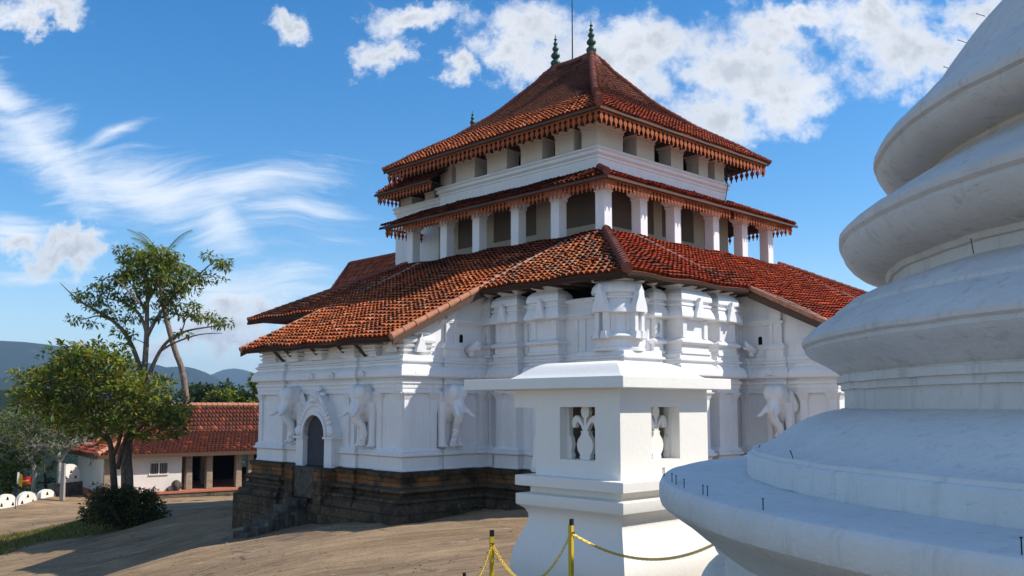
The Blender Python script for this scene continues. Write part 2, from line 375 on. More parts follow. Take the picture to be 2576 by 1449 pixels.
# rock material
m,t,b=mat('rock',(.25,.2,.16),.9,.15); q=NT(t); v=q.coord()
vr=q.coord((.35,1.5,1),(0,0,R_(-23)))
n1=q.noise(vr,.5,8,.62); n2=q.noise(vr,2.6,9,.72,.15); n3=q.noise(v,9,8,.7); n4=q.noise(v,.16,4,.5)
c=q.ramp(n1,[(.3,(.215,.14,.078)),(.5,(.33,.22,.125)),(.7,(.46,.325,.19))])
c=q.mix(q.rng(n2,.48,.68,0,.7),c,(.12,.085,.065)); c=q.mix(q.rng(n3,.55,.75,0,.35),c,(.56,.44,.31))
c=q.mix(q.rng(q.noise(q.coord((.7,1.3,1),(0,0,R_(-23))),1.4,7,.72,.2),.62,.68,0,.5),c,(.56,.47,.37))
vo=q.node('ShaderNodeTexVoronoi',{'Vector':q.coord((.25,1.3,1),(0,0,R_(-23))),'Scale':.9},feature='DISTANCE_TO_EDGE')
c=q.mix(q.math('MULTIPLY',q.rng(vo.outputs[0],.0,.03,.85,0),q.rng(n4,.45,.6)),c,(.035,.03,.03))
c=q.mix(q.rng(n4,.5,.7,0,.35),c,(.13,.10,.085))
sp=q.node('ShaderNodeSeparateXYZ',{0:v})
rad=q.node('ShaderNodeVectorMath',{0:v,1:(-4,38,0)},operation='DISTANCE').outputs['Value']
rad=q.math('ADD',rad,q.math('MULTIPLY',n4,14))
gm=q.rng(rad,58,62)
gc=q.ramp(q.noise(v,.08,6,.7),[(.3,(.02,.035,.012)),(.5,(.05,.075,.02)),(.7,(.11,.10,.05))])
c=q.mix(gm,c,gc); t.links.new(c,b.inputs['Base Color'])
q.bump(q.math('ADD',q.math('MULTIPLY',n2,1.0),q.math('MULTIPLY',n3,.35)),1.0,.12,b); M['rock']=m
ys=np.r_[np.arange(-30,0,2.),np.arange(0,82,.33),np.arange(75,130,2.),np.geomspace(130,8900,40)]
xs=np.r_[-np.geomspace(8900,80,34),np.arange(-78,-42,2.),np.arange(-42,12,.3),np.arange(12,80,2.),np.geomspace(82,8900,30)]
grid('ground',xs,ys,ground,M['rock'],'structure')

# ------------------------------------------------------------------ temple
T0=Vector((-4.25476,36.0,0)); ZB=-4.5
def tw(a,b,z): # temple-local to world
    return Vector((T0.x+math.cos(PH)*a-math.sin(PH)*b, T0.y+math.sin(PH)*a+math.cos(PH)*b, z))
temple=empty('temple',(T0.x,T0.y,ZB),PH,'large white temple with tiered red tile roofs on a dark stone plinth','temple')
def tb(mb,name,mt,parent=None,smooth=False,fix=False): return mb.build(name,mt,parent or temple,smooth,ZB,fix)
def tbs(mb,name,mt,per=1,parent=None,smooth=False,fix=False,bev=0):
    ends=mb.g+[len(mb.v)]; r=[]
    st=list(range(0,len(mb.g),per))
    for q_,i in enumerate(st):
        v0=mb.g[i]; v1=mb.g[i+per] if i+per<len(mb.g) else len(mb.v)
        m2=MB(); m2.v=mb.v[v0:v1]; m2.c=mb.c[v0:v1]
        m2.f=[tuple(k-v0 for k in f) for f in mb.f if v0<=f[0]<v1]; m2.m=[0]*len(m2.f)
        o=tb(m2,name,mt,parent,smooth,fix)
        if bev: bevel(o,bev,1)
        r.append(o)
    return r
def sweep(mb,plan,prof,closed=True,cap=True):
    """plan: ccw polygon (right-angled), prof: [(offset,z)]"""
    n=len(plan); P=[Vector(p) for p in plan]; dirs=[]
    for i in range(n):
        p,q_,r=P[i-1],P[i],P[(i+1)%n]
        d1=(q_-p).normalized(); d2=(r-q_).normalized()
        n1=Vector((d1.y,-d1.x)); n2=Vector((d2.y,-d2.x))
        dirs.append((n1+n2) if abs(n1.dot(n2))<.5 else n1)
    vs=[];fs=[]
    for o,z in prof:
        for p,d in zip(P,dirs): vs.append((p.x+d.x*o,p.y+d.y*o,z))
    for k in range(len(prof)-1):
        for i in range(n):
            j=(i+1)%n; fs.append((k*n+i,k*n+j,(k+1)*n+j,(k+1)*n+i))
    if cap: fs.append(tuple((len(prof)-1)*n+i for i in range(n)))
    mb.add(vs,fs)
def edge(p,q,feats):
    """straight edge p->q (ccw, outward to the right) with projections feats [(s0,s1,depth)] measured along the edge"""
    p=Vector(p);q=Vector(q); d=(q-p).normalized(); nrm=Vector((d.y,-d.x)); L=(q-p).length; out=[]
    out.append(tuple(p))
    for s0,s1,dp in sorted(feats):
        out+= [tuple(p+d*s0),tuple(p+d*s0+nrm*dp),tuple(p+d*s1+nrm*dp),tuple(p+d*s1)]
    return out
def strips(feats,wd=.26,ex=.07):
    r=[]
    for s0,s1,dp in feats:
        r+=[(s0+.05,s1-.05,dp,wd,ex)]
    return r
def edge2(p,q,feats,wd=.26,ex=.07):
    p=Vector(p);q=Vector(q); d=(q-p).normalized(); nrm=Vector((d.y,-d.x)); out=[tuple(p)]
    A=lambda s,o: out.append(tuple(p+d*s+nrm*o))
    for s0,s1,dp in sorted(feats):
        w_=min(wd,(s1-s0)*.3); s0+=.04; s1-=.04
        A(s0,0);A(s0,dp+ex);A(s0+w_,dp+ex);A(s0+w_,dp);A(s1-w_,dp);A(s1-w_,dp+ex);A(s1,dp+ex);A(s1,0)
    return out
# edges ccw in (a,b): going with interior on the left -> outward normal on the right
A0,A1,B0,B1=4.5,30.8,-7.3,18.3
# right face (b=B0) runs a increasing; porch at a 12.2..23.1 out to b=-11.8







def outline(rects):
    """ccw outline of a union of axis-aligned rectangles"""
    xs=sorted({round(v,4) for r in rects for v in r[:2]}); ys=sorted({round(v,4) for r in rects for v in r[2:]})
    xi={v:i for i,v in enumerate(xs)}; yi={v:i for i,v in enumerate(ys)}
    g=np.zeros((len(xs)+1,len(ys)+1),bool)
    for x0,x1,y0,y1 in rects: g[xi[round(x0,4)]+1:xi[round(x1,4)]+1,yi[round(y0,4)]+1:yi[round(y1,4)]+1]=True
    nx={}
    for i in range(1,len(xs)):
        for j in range(1,len(ys)):
            if g[i,j]:
                if not g[i,j-1]: nx[(i-1,j-1)]=(i,j-1)
                if not (g[i+1,j] if i+1<g.shape[0] else False): nx[(i,j-1)]=(i,j)
                if not (g[i,j+1] if j+1<g.shape[1] else False): nx[(i,j)]=(i-1,j)
                if not g[i-1,j]: nx[(i-1,j)]=(i-1,j-1)
    st=min(nx); loop=[st]; c_=nx[st]
    while c_!=st: loop.append(c_); c_=nx[c_]
    P_=[(xs[a],ys[b_]) for a,b_ in loop]; out=[]
    for k in range(len(P_)):
        a,b_,c_=P_[k-1],P_[k],P_[(k+1)%len(P_)]
        if abs((b_[0]-a[0])*(c_[1]-b_[1])-(b_[1]-a[1])*(c_[0]-b_[0]))>1e-9: out.append(b_)
    return out
CORE=[(A0,A1,B0,B1),(0,A0+.1,0,10.9),(12.2,23.1,-11.8,B0+.1)]
# pilasters: (face, u0, u1, depth); faces: 'L' a=A0 wall, 'R' b=B0 wall, 'PF' porch front a=0, 'PS' porch side b=0, 'QS' right porch side a=12.2, 'QF' right porch front
PILS=[('L',-2.15,-.9,.34),('L',-4.5,-3.1,.38),('R',7.1,9.0,.78),('R',9.7,11.1,.72),('PS',2.0,2.6,.10),('PS',3.75,4.48,.16),('L',-.45,-.02,.16),
      ('PF',3.05,3.75,.14),('QS',-9.7,-9.0,.12),('QS',-7.95,-7.32,.16),('QF',15.5,16.6,.18),('QF',18.7,19.8,.18),('L',11.6,12.8,.3),('L',14.5,15.7,.3)]
CORN=[(A0,B0,.62,1.45,1.45),(0,0,.17,1.5,1.5),(12.2,-11.8,.17,1.4,1.4),(0,10.9,.17,1.5,-2.1)]
def prect(f,u0,u1,d):
    if f=='L': return (A0-d,A0+.1,u0,u1)
    if f=='R': return (u0,u1,B0-d,B0+.1)
    if f=='PF': return (-d,.1,u0,u1)
    if f=='PS': return (u0,u1,-d,.1)
    if f=='QS': return (12.2-d,12.3,u0,u1)
    if f=='QF': return (u0,u1,-11.8-d,-11.7)
RS=list(CORE); RT=list(CORE); CAPS=[]
def addp(f,u0,u1,d):
    RS.append(prect(f,u0,u1,d)); w_=min(.28,(u1-u0)*.3)
    RT.append(prect(f,u0+.04,u1-.04,d-.02))
    for a,b_ in ((u0+.04,u0+.04+w_),(u1-.04-w_,u1-.04)): RT.append(prect(f,a,b_,d+.07)); CAPS.append((f,a,b_,d+.07))
for p_ in PILS: addp(*p_)
for (x,y,d,wx,wy) in CORN:
    y0,y1=(y-d,y+wy) if wy>0 else (y+wy,y+d)
    RS.append((x-d,x+wx,y0,y1)); RT.append((x-d+.02,x+wx-.02,y0+.02,y1-.02))
    fa={0:'PF',A0:'L',12.2:'QS'}[x]; w_=.3
    for a,b_ in ((y0+.02,y0+.02+w_),(y1-.02-w_,y1-.02)): RT.append(prect(fa,a,b_,d+.07)); CAPS.append((fa,a,b_,d+.07))
    if wy>0:
        fb_={0:'PS',A0:'R',12.2:'QF'}[x]
        for a,b_ in ((x-d+.02,x-d+.02+w_),(x+wx-.02-w_,x+wx-.02)): RT.append(prect(fb_,a,b_,d+.07)); CAPS.append((fb_,a,b_,d+.07))
P_s=outline(RS); P_st=outline(RT)
# stone plinth
mb=MB(); sweep(mb,P_s,[(.86,-7.4),(.84,-4.12),(.72,-4.08),(.66,-3.86),(.60,-3.84),(.52,-3.80),(.56,-3.70),(.50,-3.62),(.34,-3.56),(.34,-3.44),(.46,-3.40),(.52,-3.32),(.46,-3.22),(.30,-3.18),(.24,-3.14),(.24,-2.80),(.30,-2.78),(.33,-2.60),(.10,-2.56)])
plinth=autosm(tb(mb,'plinth',M['stone']),30); bevel(plinth,.025,1)
# white base course
mb=MB(); sweep(mb,P_s,[(.10,-2.60),(.10,-2.50),(.07,-2.46),(.07,-2.04),(.10,-2.02),(.20,-1.97),(.20,-1.90),(.12,-1.86),(.15,-1.80),(.06,-1.72),(0,-1.66),(-.2,-1.66)])
tb(mb,'base_moulding',M['white'])
mb=MB(); sweep(mb,P_st,[(0,-1.75),(0,.52)]); tb(mb,'lower_wall',M['white'])
# entablature and cornice
mb=MB(); sweep(mb,P_s,[(.05,.50),(.09,.51),(.09,.68),(.12,.70),(.12,.84),(.17,.88),(.17,1.0),(.10,1.02),(.10,1.10),(.30,1.12),(.34,1.17),(.34,1.24),(.30,1.42),(.22,1.54),(.12,1.60),(.12,1.70),(.20,1.74),(.20,1.80),(.10,1.84),(.10,2.0),(.02,2.02),(-.3,2.02)])
tb(mb,'cornice',M['white'])
# brackets (capitals) below the architrave on every strip
for f,u0,u1,d in CAPS:
    caps=MB(); r0=prect(f,u0,u1,d)
    caps.frus(*r0,.22,.48,.0,.10); caps.frus(*r0,.48,.53,.13,.14); tb(caps,'capital',M['white'])
# cornice ornaments: small fans and roundels
orn=MB()
def fan(p,nrm,r,z,dep=.1,seg=10):
    """half disc standing on the cornice lip"""
    t=Vector((-nrm[1],nrm[0])); p=Vector(p); n=Vector(nrm)
    pts=[(math.cos(math.pi*k/seg)*r,math.sin(math.pi*k/seg)*r) for k in range(seg+1)]
    pts=[(x,y*1.05) for x,y in pts]
    vs=[]
    for o in (-.12,dep):
        for x,y in pts:
            qv=p+t*x+n*o; vs.append((qv.x,qv.y,z+y))
    m_=seg+1
    orn.add(vs,[tuple(range(m_)),tuple(range(2*m_-1,m_-1,-1))]+[(i,i+m_,(i+1)%m_+m_,(i+1)%m_) for i in range(m_)])
    c_=p+n*(dep+.01); orn.ellipsoid((c_.x,c_.y,z+r*.45),(r*.3 if abs(n.x)<.5 else .05,r*.3 if abs(n.y)<.5 else .05,r*.3),8,5)
nl=(-1,0); nr=(0,-1)
for b_ in (.35,1.2,2.35,4.6,6.2,8.7,9.7,10.6): fan((-.36,b_),nl,.2,1.2)
for a_ in (.2,1.35,2.3,3.9): fan((a_,-.36),nr,.22,1.2)
for b_ in (-1.0,-2.05,-3.2,-4.4,-6,-7.0): fan((A0-.5,b_),nl,.24,1.2)
for a_ in (4.8,5.8,7.3,8.9,9.9,10.9): fan((a_,B0-.5),nr,.24,1.2)
for b_ in (-7.6,-9.2,-10.8,-11.6): fan((12.2-.36,b_),nl,.24,1.2)
tbs(orn,'cornice_ornament',M['white'],2,fix=True)
# upper walls
ZE=4.8; SL=.496
def zr(d): return ZE+SL*d          # roof plane height, d = metres inward from the main eave line
mb=MB(); main=[(A0,B0),(A1,B0),(A1,B1),(A0,B1)]
sweep(mb,main,[(0,2.0),(0,4.15)]); tb(mb,'upper_wall',M['white'])
# black box stands in for the shade behind the eaves
mb=MB(); mb.box(A0+1.2,A1-1.2,B0+1.2,B1-1.2,4.0,5.0); tb(mb,'attic_shade',M['dark'])
# porch upper walls (front block + wedge side walls following the roof)
def wedge_left(b0,b1):
    mb=MB(); pl=[(0.0,2.0),(4.55,2.0),(4.55,zr(4.55-3.45)-.22),(0.0,zr(0-3.45)-.22)]
    mb.prism([(u,z) for u,z in pl],'b',b0,b1); return mb
mb=wedge_left(0,.35); mb2=wedge_left(10.55,10.9); mb.add(mb2.v,mb2.f); tbs(mb,'porch_gable_wall',M['white'],fix=True); mb=MB(); mb.box(0,.35,.35,10.55,2.0,2.86)
# right porch: u along b
pl=[(-11.8,2.0),(B0+.05,2.0),(B0+.05,zr(1.2)-.22),(-11.8,zr(-3.3)-.22)]
tb(mb,'porch_upper_wall',M['white']); mb=MB()
for a0,a1 in ((12.2,12.55),(22.75,23.1)): mb.prism(pl,'a',a0,a1)
tbs(mb,'porch_gable_wall',M['white'],fix=True); mb=MB()
mb.box(12.55,22.75,-11.8,-11.45,2.0,2.9)
tb(mb,'porch_upper_wall',M['white'],fix=True)
# string mouldings on the upper walls
def sbox(mb,axis,c,s0,s1,prof,sgn=-1):
    """running moulding along a wall: axis 'b': wall plane a=c running in b"""
    for o,z0,z1 in prof:
        if axis=='b': mb.box(c+sgn*o,c+.02,s0,s1,z0,z1)
        else: mb.box(s0,s1,c+sgn*o,c+.02,z0,z1)
STR=[(.06,3.32,3.38),(.13,3.38,3.46),(.20,3.46,3.54),(.12,3.54,3.62),(.06,3.62,3.70)]
mb=MB(); FRZ=[(.04,3.92,3.97),(.10,3.97,4.03),(.15,4.03,4.10),(.08,4.10,4.15),(.03,3.88,3.92)]; sbox(mb,'b',A0,B0,0.0,FRZ); sbox(mb,'a',B0,A0,12.2,FRZ); sbox(mb,'b',A0,B0,0.0,STR); sbox(mb,'a',B0,A0,12.2,STR); sbox(mb,'a',0.0,1.75,A0,STR); sbox(mb,'b',12.2,-9.6,B0,STR); sbox(mb,'b',A0,10.9,B1,STR)
tbs(mb,'string_moulding',M['white'],5)
# pilaster turrets on the upper walls: pedestal, shaft, flared pavilion with rounded top
def turret(mb,x0,x1,y0,y1,z0=2.0,zt=4.72,arch=None):
    def sw(prof): sweep(mb,[(x0,y0),(x1,y0),(x1,y1),(x0,y1)],prof)
    sw([(.12,z0),(.12,z0+.10),(.06,z0+.14),(.06,z0+.36),(.14,z0+.38),(.20,z0+.44),(.20,z0+.50),(.10,z0+.56),(.02,z0+.62),(.0,z0+.64),(0,3.36)])
    sw([(.02,3.34),(.08,3.38),(.24,3.40),(.26,3.46),(.22,3.62),(.14,3.80),(.10,3.86),(.16,3.88),(.16,3.96),(.08,3.99),(.08,4.07),(.18,4.10),(.18,4.20),(.14,4.36),(.02,4.50),(-.1,4.56)])
    sw([(-.12,4.5),(-.12,4.62),(.02,4.68),(.10,zt+.06),(.10,zt+.2)])
def ogee(mb,axis,t0,t1,uc,z0,wd,h,n=12):
    """ogee arch slab with a finial"""
    pts=[]
    L=[(-1,0),(-.98,.12),(-.86,.28),(-.66,.42),(-.50,.55),(-.42,.68),(-.46,.72),(-.30,.78),(-.14,.84),(-.10,.92),(0,1.0)]
    for x,y in L: pts.append((uc+x*wd/2,z0+y*h))
    for x,y in L[-2::-1]: pts.append((uc-x*wd/2,z0+y*h))
    mb.prism(pts,axis,t0,t1)
def tur(f,u0,u1,d,og=None):
    mb=MB(); r0=prect(f,u0,u1,d); turret(mb,*r0); t_=tb(mb,'wall_turret',M['white'],fix=True); w_=.24
    for a,b_ in ((u0+.02,u0+.02+w_),(u1-.02-w_,u1-.02)):
        mb=MB(); r1=prect(f,a,b_,d+.08); mb.box(r1[0],r1[1],r1[2],r1[3],2.62,3.36); tb(mb,'pilaster_strip',M['white'],t_)
    if og:
        mb=MB(); uc=(u0+u1)/2
        if f=='L': ogee(mb,'a',A0-d-.36,A0-d-.20,uc,3.42,og,.8)
        else: ogee(mb,'b',B0-d-.36,B0-d-.20,uc,3.42,og,.8)
        tb(mb,'arch_ornament',M['white'],t_,fix=True)
tur('L',-2.15,-.95,.38,.5); tur('L',-4.5,-3.1,.44,.55); tur('L',-.42,-.02,.3); tur('R',7.2,8.9,.8,.62); tur('R',9.8,11.0,.74,.5); tur('R',11.75,12.19,.3); tur('R',6.3,6.75,.16)
for c_ in (4.7-.0,):
    pass
for a_ in (6.05,6.85,9.2,11.25):
    mb=MB(); mb.box(a_,a_+.16,B0-.06,B0+.02,2.1,3.34); tb(mb,'pilaster_strip',M['white'])
for b_ in (-5.6,-5.2,-2.95,-2.45,-.72):
    mb=MB(); mb.box(A0-.06,A0+.02,b_,b_+.18,2.1,3.34); tb(mb,'pilaster_strip',M['white'])
# round corner turret
mb=MB(); cx_,cy_=A0+.12,B0+.22
prof=[(1.22,2.0),(1.22,2.12),(1.12,2.18),(1.10,2.42),(1.22,2.46),(1.30,2.54),(1.22,2.62),(1.08,2.68),(1.0,2.72),(1.0,3.34),(1.08,3.38),(1.30,3.42),(1.26,3.5),(1.16,3.72),(1.04,3.84),(1.02,3.92),(1.14,3.95),(1.14,4.02),(1.05,4.06),(1.05,4.14),(1.2,4.17),(1.22,4.25),(1.16,4.42),(.98,4.58),(.6,4.66),(.1,4.68)]
prof=[(r_*.82,z_) for r_,z_ in prof]; mb.lathe(prof,(cx_,cy_),40)
mb.frus(cx_-.7,cx_+.7,cy_-.7,cy_+.7,4.62,4.98,0,.16)
rt=tb(mb,'corner_turret',M['white'],fix=True); autosm(rt,40)
mb=MB()
def rotpr(pts,ang,r0,r1,c):
    def mp(v): # v=(t,u,z): radial t, tangential u
        t,u,z=v; return (c[0]+math.cos(ang)*t-math.sin(ang)*u, c[1]+math.sin(ang)*t+math.cos(ang)*u, z)
    mb.prism(pts,'a',r0,r1,mp)
def ogpts(wd,h,z0):
    L=[(-1,0),(-.98,.12),(-.86,.28),(-.66,.42),(-.50,.55),(-.42,.68),(-.46,.72),(-.30,.78),(-.14,.84),(-.10,.92),(0,1.0)]
    return [(x*wd/2,z0+y*h) for x,y in L]+[(-x*wd/2,z0+y*h) for x,y in L[-2::-1]]
for an in (180+4,270-4):
    rotpr(ogpts(.62,1.05,3.42),R_(an),.92,1.2,(cx_,cy_))
    for du in (-.17,.17): rotpr([(du-.08,2.7),(du+.08,2.7),(du+.08,3.42),(du-.08,3.42)],R_(an),.7,1.1,(cx_,cy_)); rotpr([(du-.14,2.45),(du+.14,2.45),(du+.1,2.72),(du-.1,2.72)],R_(an),.7,1.18,(cx_,cy_))
for an in (225-19,225+19): rotpr([(-.07,2.7),(.07,2.7),(.07,3.4),(-.07,3.4)],R_(an),.7,.88,(cx_,cy_))
tb(mb,'turret_ornament',M['white'],rt,fix=True)
# porch side narrow niche pilasters with arched heads + small arched windows
def niche(axis,c,u,sg=-1):
    mb=MB()
    def bx(u0,u1,o,z0,z1):
        if axis=='a': mb.box(u0,u1,c+sg*o,c+.02,z0,z1)
        else: mb.box(c+sg*o,c+.02,u0,u1,z0,z1)
    bx(u-.38,u+.38,.24,2.0,2.34); bx(u-.46,u+.46,.30,2.34,2.42); bx(u-.42,u+.42,.26,2.42,2.5); bx(u-.36,u+.36,.2,2.5,2.58)
    bx(u-.28,u+.28,.10,2.58,3.4); bx(u-.28,u-.13,.16,2.58,3.4); bx(u+.13,u+.28,.16,2.58,3.4); bx(u-.34,u+.34,.18,3.4,3.5)
    ax='b' if axis=='a' else 'a'
    P_=[(u-.25,3.5)]+[(u-.25*math.cos(math.pi*k/8)*(1-.0*k),3.86+.22*math.sin(math.pi*k/8)) for k in range(9)]+[(u+.25,3.5)]
    mb.prism(P_,ax,c+sg*.16,c+.02)
    tb(mb,'niche_pilaster',M['white'],fix=True)
def awin(axis,c,u,z0,sg=-1,w_=.09,h=.26):
    mb=MB(); ax='b' if axis=='a' else 'a'
    P_=[(u-w_,z0)]+[(u-w_*math.cos(math.pi*k/6),z0+h+w_*math.sin(math.pi*k/6)) for k in range(7)]+[(u+w_,z0)]
    mb.prism(P_,ax,c+sg*.012,c+.03); tb(mb,'opening_shade',M['dark'],fix=True)  # black plate on the wall, painted shade of a small opening
def spout(axis,c,u,sg=-1):
    mb=MB()
    f=(lambda o,uu,z:(uu,c+sg*o,z)) if axis=='a' else (lambda o,uu,z:(c+sg*o,uu,z))
    mb.tube([f(0,u,2.3),f(.3,u,2.36),f(.55,u,2.48),f(.72,u,2.66)],[.2,.19,.15,.06],8)
    mb.tube([f(.25,u,2.05),f(.3,u,2.3)],[.13,.13],6); mb.tube([f(.5,u,2.4),f(.75,u,2.36),f(.86,u,2.44)],[.1,.06,.03],6)
    tb(mb,'water_spout',M['white'],smooth=True)
niche('a',0.0,2.3); awin('a',0.0,2.95,2.62); spout('a',0,3.3); niche('b',12.2,-9.35); awin('b',12.2,-8.55,2.55); spout('b',12.2,-8.25)
# porch corner pavilions (left porch) and stub pavilions under the porch eave
mb=MB()
def pav(x0,x1,y0,y1,z0=2.0,h=.95):
    s_=h/.95
    mb=MB(); sweep(mb,[(x0,y0),(x1,y0),(x1,y1),(x0,y1)],[(0,z0),(0,z0+.14*s_),(.10,z0+.15*s_),(.12,z0+.22*s_),(.02,z0+.25*s_),(.02,z0+.31*s_),(.14,z0+.33*s_),(.17,z0+.41*s_),(.05,z0+.44*s_),(.05,z0+.5*s_),(.18,z0+.52*s_),(.2,z0+.62*s_),(.12,z0+.74*s_),(0,z0+.8*s_),(-.15,z0+.82*s_),(-.15,z0+.87*s_),(.05,z0+.93*s_),(.05,z0+h)]); tb(mb,'porch_pavilion',M['white'],fix=True)
pav(-.02,1.25,-.02,1.0);pav(-.25,.3,3.1,4.1,2.0,.85); pav(-.25,.3,5.6,6.6,2.0,.85); pav(-.25,.3,7.6,8.6,2.0,.85); pav(-.1,1.2,9.8,10.95,2.0,.9); pav(-.22,.25,1.6,2.1,2.0,.7)
mb=MB(); ogee(mb,'b',-.34,-.16,.62,2.12,.5,.74); ogee(mb,'a',-.34,-.16,.5,2.12,.5,.6); tbs(mb,'arch_ornament',M['white'],fix=True)
pav(12.2,13.4,-11.85,-10.7,2.0,.95)

# eave brackets of timber
mb=MB()
for b_ in np.arange(-8.2,0,.9): mb.box(3.5,5.4,b_,b_+.09,4.62,4.76)
for a_ in np.arange(3.8,12,.9): mb.box(a_,a_+.09,-8.4,-6.6,4.62,4.76)
for b_ in np.arange(0,11,.85): mb.box(-.9,.5,b_,b_+.09,2.72,2.84)
tbs(mb,'eave_rafter',M['wood'])
mb=MB()
for b_ in (2.6,3.9,6.0,8.2,9.2):
    mb.tube([(-.05,b_,2.05),(-.45,b_,2.42),(-.85,b_,2.74)],.07,6)
tbs(mb,'eave_strut',M['wood'])

# ---- doorway in the left porch
mb=MB()
def arc(c,r,rz,z,n=12,a0=0,a1=math.pi): return [(c+r*math.cos(a0+(a1-a0)*k/n),z+rz*math.sin(a0+(a1-a0)*k/n)) for k in range(n+1)]
dc=5.75; dw=.86
outer=[(dc-1.45,-1.35)]+[(dc-1.45,-1.35),(dc-1.4,-1.0),(dc-1.15,-.75),(dc-.95,-.35),(dc-.72,.12),(dc-.42,.36),(dc-.25,.52),(dc,.66),(dc+.25,.52),(dc+.42,.36),(dc+.72,.12),(dc+.95,-.35),(dc+1.15,-.75),(dc+1.4,-1.0),(dc+1.45,-1.35)]
inner=[(dc+dw+.0,-1.35)]+[(dc+dw*math.cos(math.pi*k/14),-1.25+.85*math.sin(math.pi*k/14)) for k in range(15)]+[(dc-dw,-1.35)]
# strips between outer and inner outline
def band(mb,out,inn,t0,t1):
    n=24
    def res(pl):
        pl=[Vector(p) for p in pl]; L=[0]
        for i in range(1,len(pl)): L.append(L[-1]+(pl[i]-pl[i-1]).length)
        r=[]
        for k in range(n+1):
            s_=L[-1]*k/n; i=max(j for j in range(len(L)) if L[j]<=s_+1e-9); i=min(i,len(pl)-2); d=L[i+1]-L[i]
            r.append(pl[i].lerp(pl[i+1],0 if d<1e-9 else min(1,(s_-L[i])/d)))
        return r
    o=res(out);i_=res(inn); vs=[]
    for t in (t0,t1):
        for p in o: vs.append((t,p.x,p.y))
        for p in i_: vs.append((t,p.x,p.y))
    m_=n+1; fs=[]
    for k in range(n):
        fs+=[(k,k+1,m_+k+1,m_+k),(2*m_+k,3*m_+k,3*m_+k+1,2*m_+k+1),(k,2*m_+k,2*m_+k+1,k+1),(m_+k,m_+k+1,3*m_+k+1,3*m_+k)]
    mb.add(vs,fs)
band(mb,outer[1:],inner[::-1],-.46,.02)
band(mb,[(dc-1.0,-1.3)]+[(dc-1.0*math.cos(math.pi*k/14),-1.25+1.02*math.sin(math.pi*k/14)) for k in range(15)]+[(dc+1.0,-1.3)],inner[::-1],-.54,-.02)
for sd in (-1,1):
    mb.box(-.50,.02,dc+sd*dw,dc+sd*1.42,-2.75,-1.42); mb.box(-.58,.02,dc+sd*(dw-.04),dc+sd*1.56,-1.42,-1.33)
    # curling beasts at the springing and leaf scrolls up the arch
    mb.ellipsoid((-.48,dc+sd*1.28,-1.1),(.12,.24,.22),10,7)
    for k in range(9):
        a=R_(12+k*9); rr=1.16-.0*k; mb.ellipsoid((-.48,dc+sd*(rr*math.cos(a)+.0),-1.2+1.25*math.sin(a)),(.07,.13,.10),8,5)
        mb.ellipsoid((-.46,dc+sd*(rr+.16)*math.cos(a),-1.2+1.42*math.sin(a)),(.06,.08,.08),8,5)
mb.ellipsoid((-.48,dc,.32),(.16,.28,.26),12,8); mb.ellipsoid((-.62,dc-.1,.38),(.07,.07,.07),8,5); mb.ellipsoid((-.62,dc+.1,.38),(.07,.07,.07),8,5)
mb.ellipsoid((-.58,dc,.2),(.12,.16,.07),8,5); mb.ellipsoid((-.34,dc+.4,.5),(.06,.24,.08),8,5); mb.ellipsoid((-.34,dc-.4,.5),(.06,.24,.08),8,5); mb.ellipsoid((-.34,dc,.72),(.07,.3,.12),8,5)
dar=tb(mb,'door_arch',M['white'],fix=True); 
mb=MB(); ip=[(u,z) for u,z in ([(dc-dw,-3.95)]+[(dc-dw*math.cos(math.pi*k/14),-1.25+.85*math.sin(math.pi*k/14)) for k in range(15)]+[(dc+dw,-3.95)])]
mb.prism([(u,max(z,-2.62)) for u,z in ip],'a',-.26,-.235)
# visible recess panel sits in front of the solid wall; dark colour stands in for the open doorway's shade
tb(mb,'doorway_shade',M['doorgrey'],fix=True)
mb=MB(); mb.box(-.275,-.262,dc-dw,dc+dw,-1.3,-1.24)
tb(mb,'door_transom',M['doorgrey'])
mb=MB(); mb.box(-.90,-.30,dc-.85,dc+.85,-3.9,-2.63); tb(mb,'door_recess',M['step'])
mb=MB(); mb.box(-1.02,-.1,dc-1.0-.45,dc-.86,-4.5,-2.62); mb.box(-1.02,-.1,dc+.86,dc+1.45,-4.5,-2.62)
tbs(mb,'stone_jamb',M['stone'],bev=.03)
# stone steps
mb=MB()
for k in range(6):
    z1=-3.95-.27*k; mb.box(-1.0-.36*(k+1),-.8,dc-.2+.16*k,dc+1.0+.18*k,-7.2,z1)
bevel(tb(mb,'stone_steps',M['step']),.04,2)
